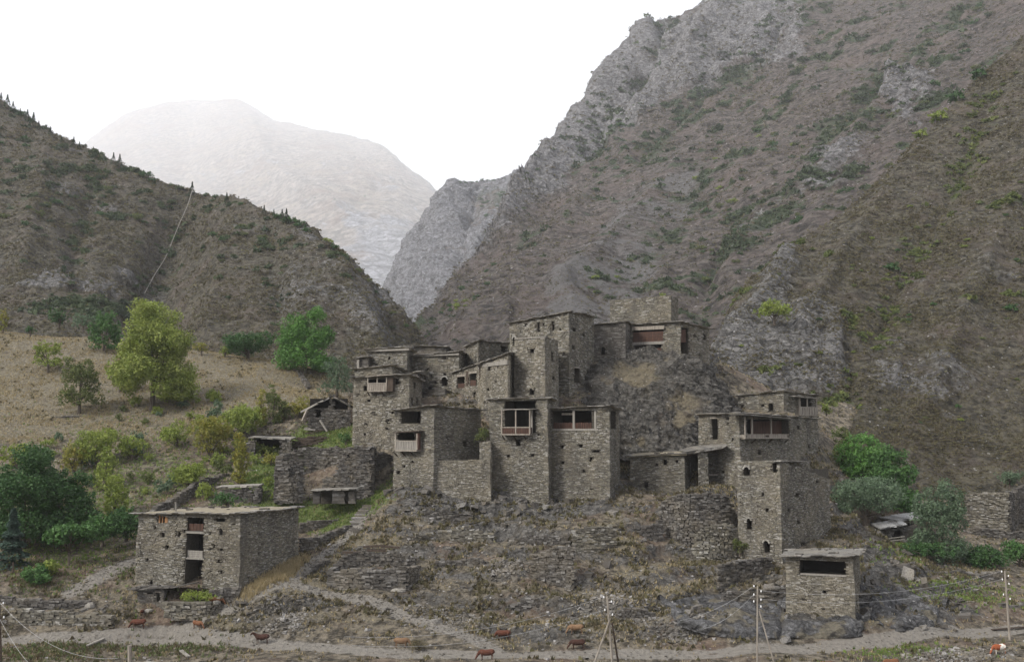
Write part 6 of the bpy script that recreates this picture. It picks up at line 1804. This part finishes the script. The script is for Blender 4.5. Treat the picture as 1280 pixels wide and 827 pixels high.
# ------------------------------------------------------------------ cattle
CM = {'red': flat_mat('red_brown_coat', (.06,.022,.014), (.095,.036,.022), 2, bump=.1), 'orange': flat_mat('orange_coat', (.11,.048,.024), (.16,.075,.04), 2, bump=.1),
      'dark': flat_mat('dark_brown_coat', (.03,.014,.01), (.055,.025,.018), 2, bump=.1), 'tan': flat_mat('tan_coat', (.13,.075,.042), (.19,.12,.07), 2, bump=.1),
      'horn': flat_mat('horn', (.35,.3,.22), (.5,.45,.36), 3), 'hoof': flat_mat('hoof', (.02,.018,.015), (.04,.035,.03), 3)}
m, nt, b_ = newmat('red_and_white_coat'); s_n = N(nt)
s_n.l(s_n.ramp(s_n.noise(1.1, 2), [(.47, (.24,.07,.03)), (.52, (.6,.56,.5))], 'CONSTANT'), b_.inputs['Base Color']); CM['pied'] = m
def cow_meshes(graze):
    prt = []
    # trunk: rump at x=-0.85, chest at x=.65, z of back 1.3
    sp = [(-.95, 1.02), (-.86, 1.02), (-.62, .98), (-.25, .90), (.15, .88), (.48, .94), (.68, 1.02), (.78, 1.06)]
    rad = [(.06, .10), (.22, .27), (.29, .34), (.34, .38), (.34, .38), (.28, .36), (.21, .28), (.15, .2)]
    prt.append(tube([(x, 0, z) for x, z in sp], np.array(rad), 12))
    if graze: nk = [(.55, 1.05), (.85, .92), (1.05, .66), (1.16, .45)]; hd = [(1.12, .52), (1.22, .36), (1.30, .18), (1.33, .08)]
    else: nk = [(.55, 1.08), (.82, 1.2), (1.0, 1.36), (1.08, 1.42)]; hd = [(1.02, 1.46), (1.2, 1.38), (1.4, 1.24), (1.5, 1.16)]
    prt.append(tube([(x, 0, z) for x, z in nk], np.array([(.16, .27), (.13, .22), (.11, .17), (.10, .13)]), 10))
    prt.append(tube([(x, 0, z) for x, z in hd], np.array([(.11, .13), (.115, .14), (.08, .09), (.06, .055)]), 10))
    for sy in (-1, 1):
        fx = .52 + .05 * sy
        prt.append(tube([(fx, .16 * sy, .95), (fx + .02, .17 * sy, .62), (fx - .01, .17 * sy, .36), (fx, .17 * sy, .08)], np.array([(.11, .15), (.075, .09), (.045, .05), (.05, .055)]), 8))
        hx = -.66 - .06 * sy
        prt.append(tube([(hx, .17 * sy, 1.0), (hx + .10, .18 * sy, .72), (hx - .06, .18 * sy, .46), (hx - .02, .17 * sy, .08)], np.array([(.13, .22), (.09, .13), (.05, .06), (.05, .055)]), 8))
        ex, ez = (1.10, .58) if graze else (1.02, 1.5)
        prt.append(tube([(ex, .08 * sy, ez), (ex - .03, .2 * sy, ez - .01), (ex - .03, .27 * sy, ez - .05)], np.array([(.02, .04), (.02, .055), (.01, .01)]), 6))
    prt.append(tube([(-.93, 0, 1.2), (-1.02, 0, 1.0), (-1.03, 0, .6), (-1.0, 0, .45)], np.array([(.035, .035), (.025, .025), (.02, .02), (.05, .05)]), 6))
    V, Fq = merge(prt)
    o = mesh('cow_body', V, Fq, CM['red'], None)
    o.data.polygons.foreach_set('use_smooth', np.ones(len(o.data.polygons), bool))
    md = o.modifiers.new('r', 'REMESH'); md.mode = 'VOXEL'; md.voxel_size = .05; md.use_smooth_shade = True
    sm = o.modifiers.new('s', 'SMOOTH'); sm.iterations = 3; sm.factor = .5
    dg = bpy.context.evaluated_depsgraph_get(); me = bpy.data.meshes.new_from_object(o.evaluated_get(dg))
    bpy.data.objects.remove(o)
    hx, hz_ = (1.09, .60) if graze else (1.0, 1.54)
    hn = [tube([(hx, .05 * s, hz_), (hx + .02, .16 * s, hz_ + .05), (hx + .07, .18 * s, hz_ + .15)], [.025, .02, .006], 6) for s in (-1, 1)]
    V, Fq = merge(hn); h = mesh('horns', V, Fq, CM['horn'], None); hm_ = h.data; bpy.data.objects.remove(h)
    hv_ = [tube([(x, y, .09), (x + .02, y, -.01)], [.055, .07], 7) for x, y in ((.57, .17), (.47, -.17), (-.74, .17), (-.62, -.17))]
    V, Fq = merge(hv_); h = mesh('hooves', V, Fq, CM['hoof'], None); hf = h.data; bpy.data.objects.remove(h)
    return me, hm_, hf
CW = {g: cow_meshes(g) for g in (True, False)}
def cow(px, py, rz, coat, graze, label, sc=1.0):
    q = G(px, py)
    q = np.array([q[0], q[1], hgt(q[0], q[1])[0] - .03])
    root = thing('cow', label, 'cow', q, 'cattle grazing along the road')
    root.rotation_euler = (0, 0, R(rz)); root.scale = (sc * .8,) * 3
    me, hn, hf = CW[graze]
    mm = me.copy(); mm.materials.clear(); mm.materials.append(CM[coat])
    for nm, d in (('body', mm), ('horns', hn), ('hooves', hf)):
        link(bpy.data.objects.new(nm, d), root)
cow(270, 757, 8, 'orange', True, 'light orange cow beside the yard wall by the detached house')
cow(247, 785, -25, 'orange', True, 'orange calf standing on the path below the yard wall cow', .85)
cow(173, 785, 185, 'red', True, 'red brown cow on the road bank left of the orange calf')
cow(178, 768, 90, 'red', True, 'small red calf seen end on right above another red cow', .6)
cow(327, 804, 185, 'dark', False, 'nearly black cow on the road under the heap of pale rubble')
cow(502, 809, 5, 'tan', True, 'tan cow on the road verge left of the footpath junction')
cow(629, 799, 175, 'red', True, 'red brown cow on the bank just above the road fork')
cow(608, 824, 183, 'red', True, 'red cow crossing the road, lowest of those near the fork')
cow(720, 792, 178, 'tan', True, 'light tan cow above a dark brown one, left of the strutted pole')
cow(722, 811, 182, 'dark', True, 'dark brown cow with head down left of the strutted pole')
cow(1249, 817, 195, 'pied', True, 'red and white cow at the foot of the right edge pole')
cow(1114, 836, 185, 'orange', True, 'orange cow cut off by the bottom edge right of the leaning strut')
cow(1033, 838, 175, 'orange', True, 'orange back of a cow just showing at the bottom beside the leaning strut', .9)
# white boulder and boards lying about
def rock(px, py, w, h, label, mat='wood_pale', seed=0):
    r = np.random.default_rng(seed); q = G(px, py); s = q[1] / F
    n, m_ = 9, 6; V = []
    for i in range(m_ + 1):
        for k in range(n):
            a = math.pi * i / m_; t = 2 * math.pi * k / n
            d = np.array([math.sin(a) * math.cos(t), math.sin(a) * math.sin(t), math.cos(a)])
            V.append(q + d * [w * s / 2, w * s / 3, h * s] * (1 + .35 * perlin(d * 1.3 + seed * 3.1)))
    Fq = [[i * n + k, i * n + (k + 1) % n, (i + 1) * n + (k + 1) % n, (i + 1) * n + k] for i in range(m_) for k in range(n)]
    tag(mesh('boulder', V, Fq, M[mat], None, loc=q), label, 'boulder')
rock(113, 758, 13, 6, 'whitish pointed boulder on the terrace at the left', 'white' if 0 else 'wood_pale', 2)
rock(186, 763, 12, 3, 'flat pale slab lying near the small red calf', 'wood_pale', 3)
rock(499, 738, 20, 4, 'long grey slab at the foot of the low foundation ruin', 'wood_pale', 4)
rock(537, 681, 8, 4, 'single pale boulder above the low foundation ruin', 'rubble', 5)
for (a, b__, lab) in (((109,808),(130,799),'pale board lying in the weeds below the road at the left'), ((226,814),(236,822),'broken white board in the weeds near the post stump'), ((182,828),(200,831),'white board at the bottom edge by the post stump'), ((1240,788),(1290,784),'long dark log beside the road at the right edge')):
    pa, pb = G(*a), G(*b__)
    V, Fq = bar(pa + [0, 0, .15], pb + [0, 0, .15], .35, .12)
    tag(mesh('board', V, Fq, M['wood_pale' if 'dark' not in lab else 'wood_dark'], None, loc=pa), lab, 'board')
# bare bush by the road
tree('bare_bush', 'grey leafless round bush beside the tan cow', 'shrub', 524, 812, 795, 24, 'bush', 'scrub', 71, trunk=0, leaf=.14, dens=1.3)
tree('bare_bush', 'reddish scraggy bush in the small yard under the arched tower', 'shrub', 925, 690, 668, 24, 'bush', 'leaf_olive', 72, D=133, trunk=0, leaf=.2, dens=.8)
HAZE = 0.00009

# ------------------------------------------------------------------ air
hm = bpy.data.materials.new('haze'); hm.use_nodes = True
ht = hm.node_tree; ht.nodes.clear()
ho = ht.nodes.new('ShaderNodeOutputMaterial'); hv = ht.nodes.new('ShaderNodeVolumePrincipled')
hv.inputs['Color'].default_value = (.95, .97, 1.0, 1)
hv.inputs['Density'].default_value = HAZE
hv.inputs['Anisotropy'].default_value = 0.0
ht.links.new(hv.outputs[0], ho.inputs['Volume'])
V, Fb = boxes([0, 1250, 0], [1, 0, 0], [0, 1, 0], [0, 0, 1], [1, 1, 1])
lo, hi = np.array([-6700, -3200, -16.]), np.array([6700, 15900, 4700.])
V = (V - [0, 1250, 0] + .5) * (hi - lo) + lo
hz = mesh('haze', V, Fb, hm)
tag(hz, 'pale blue haze filling the valley', kind='stuff')
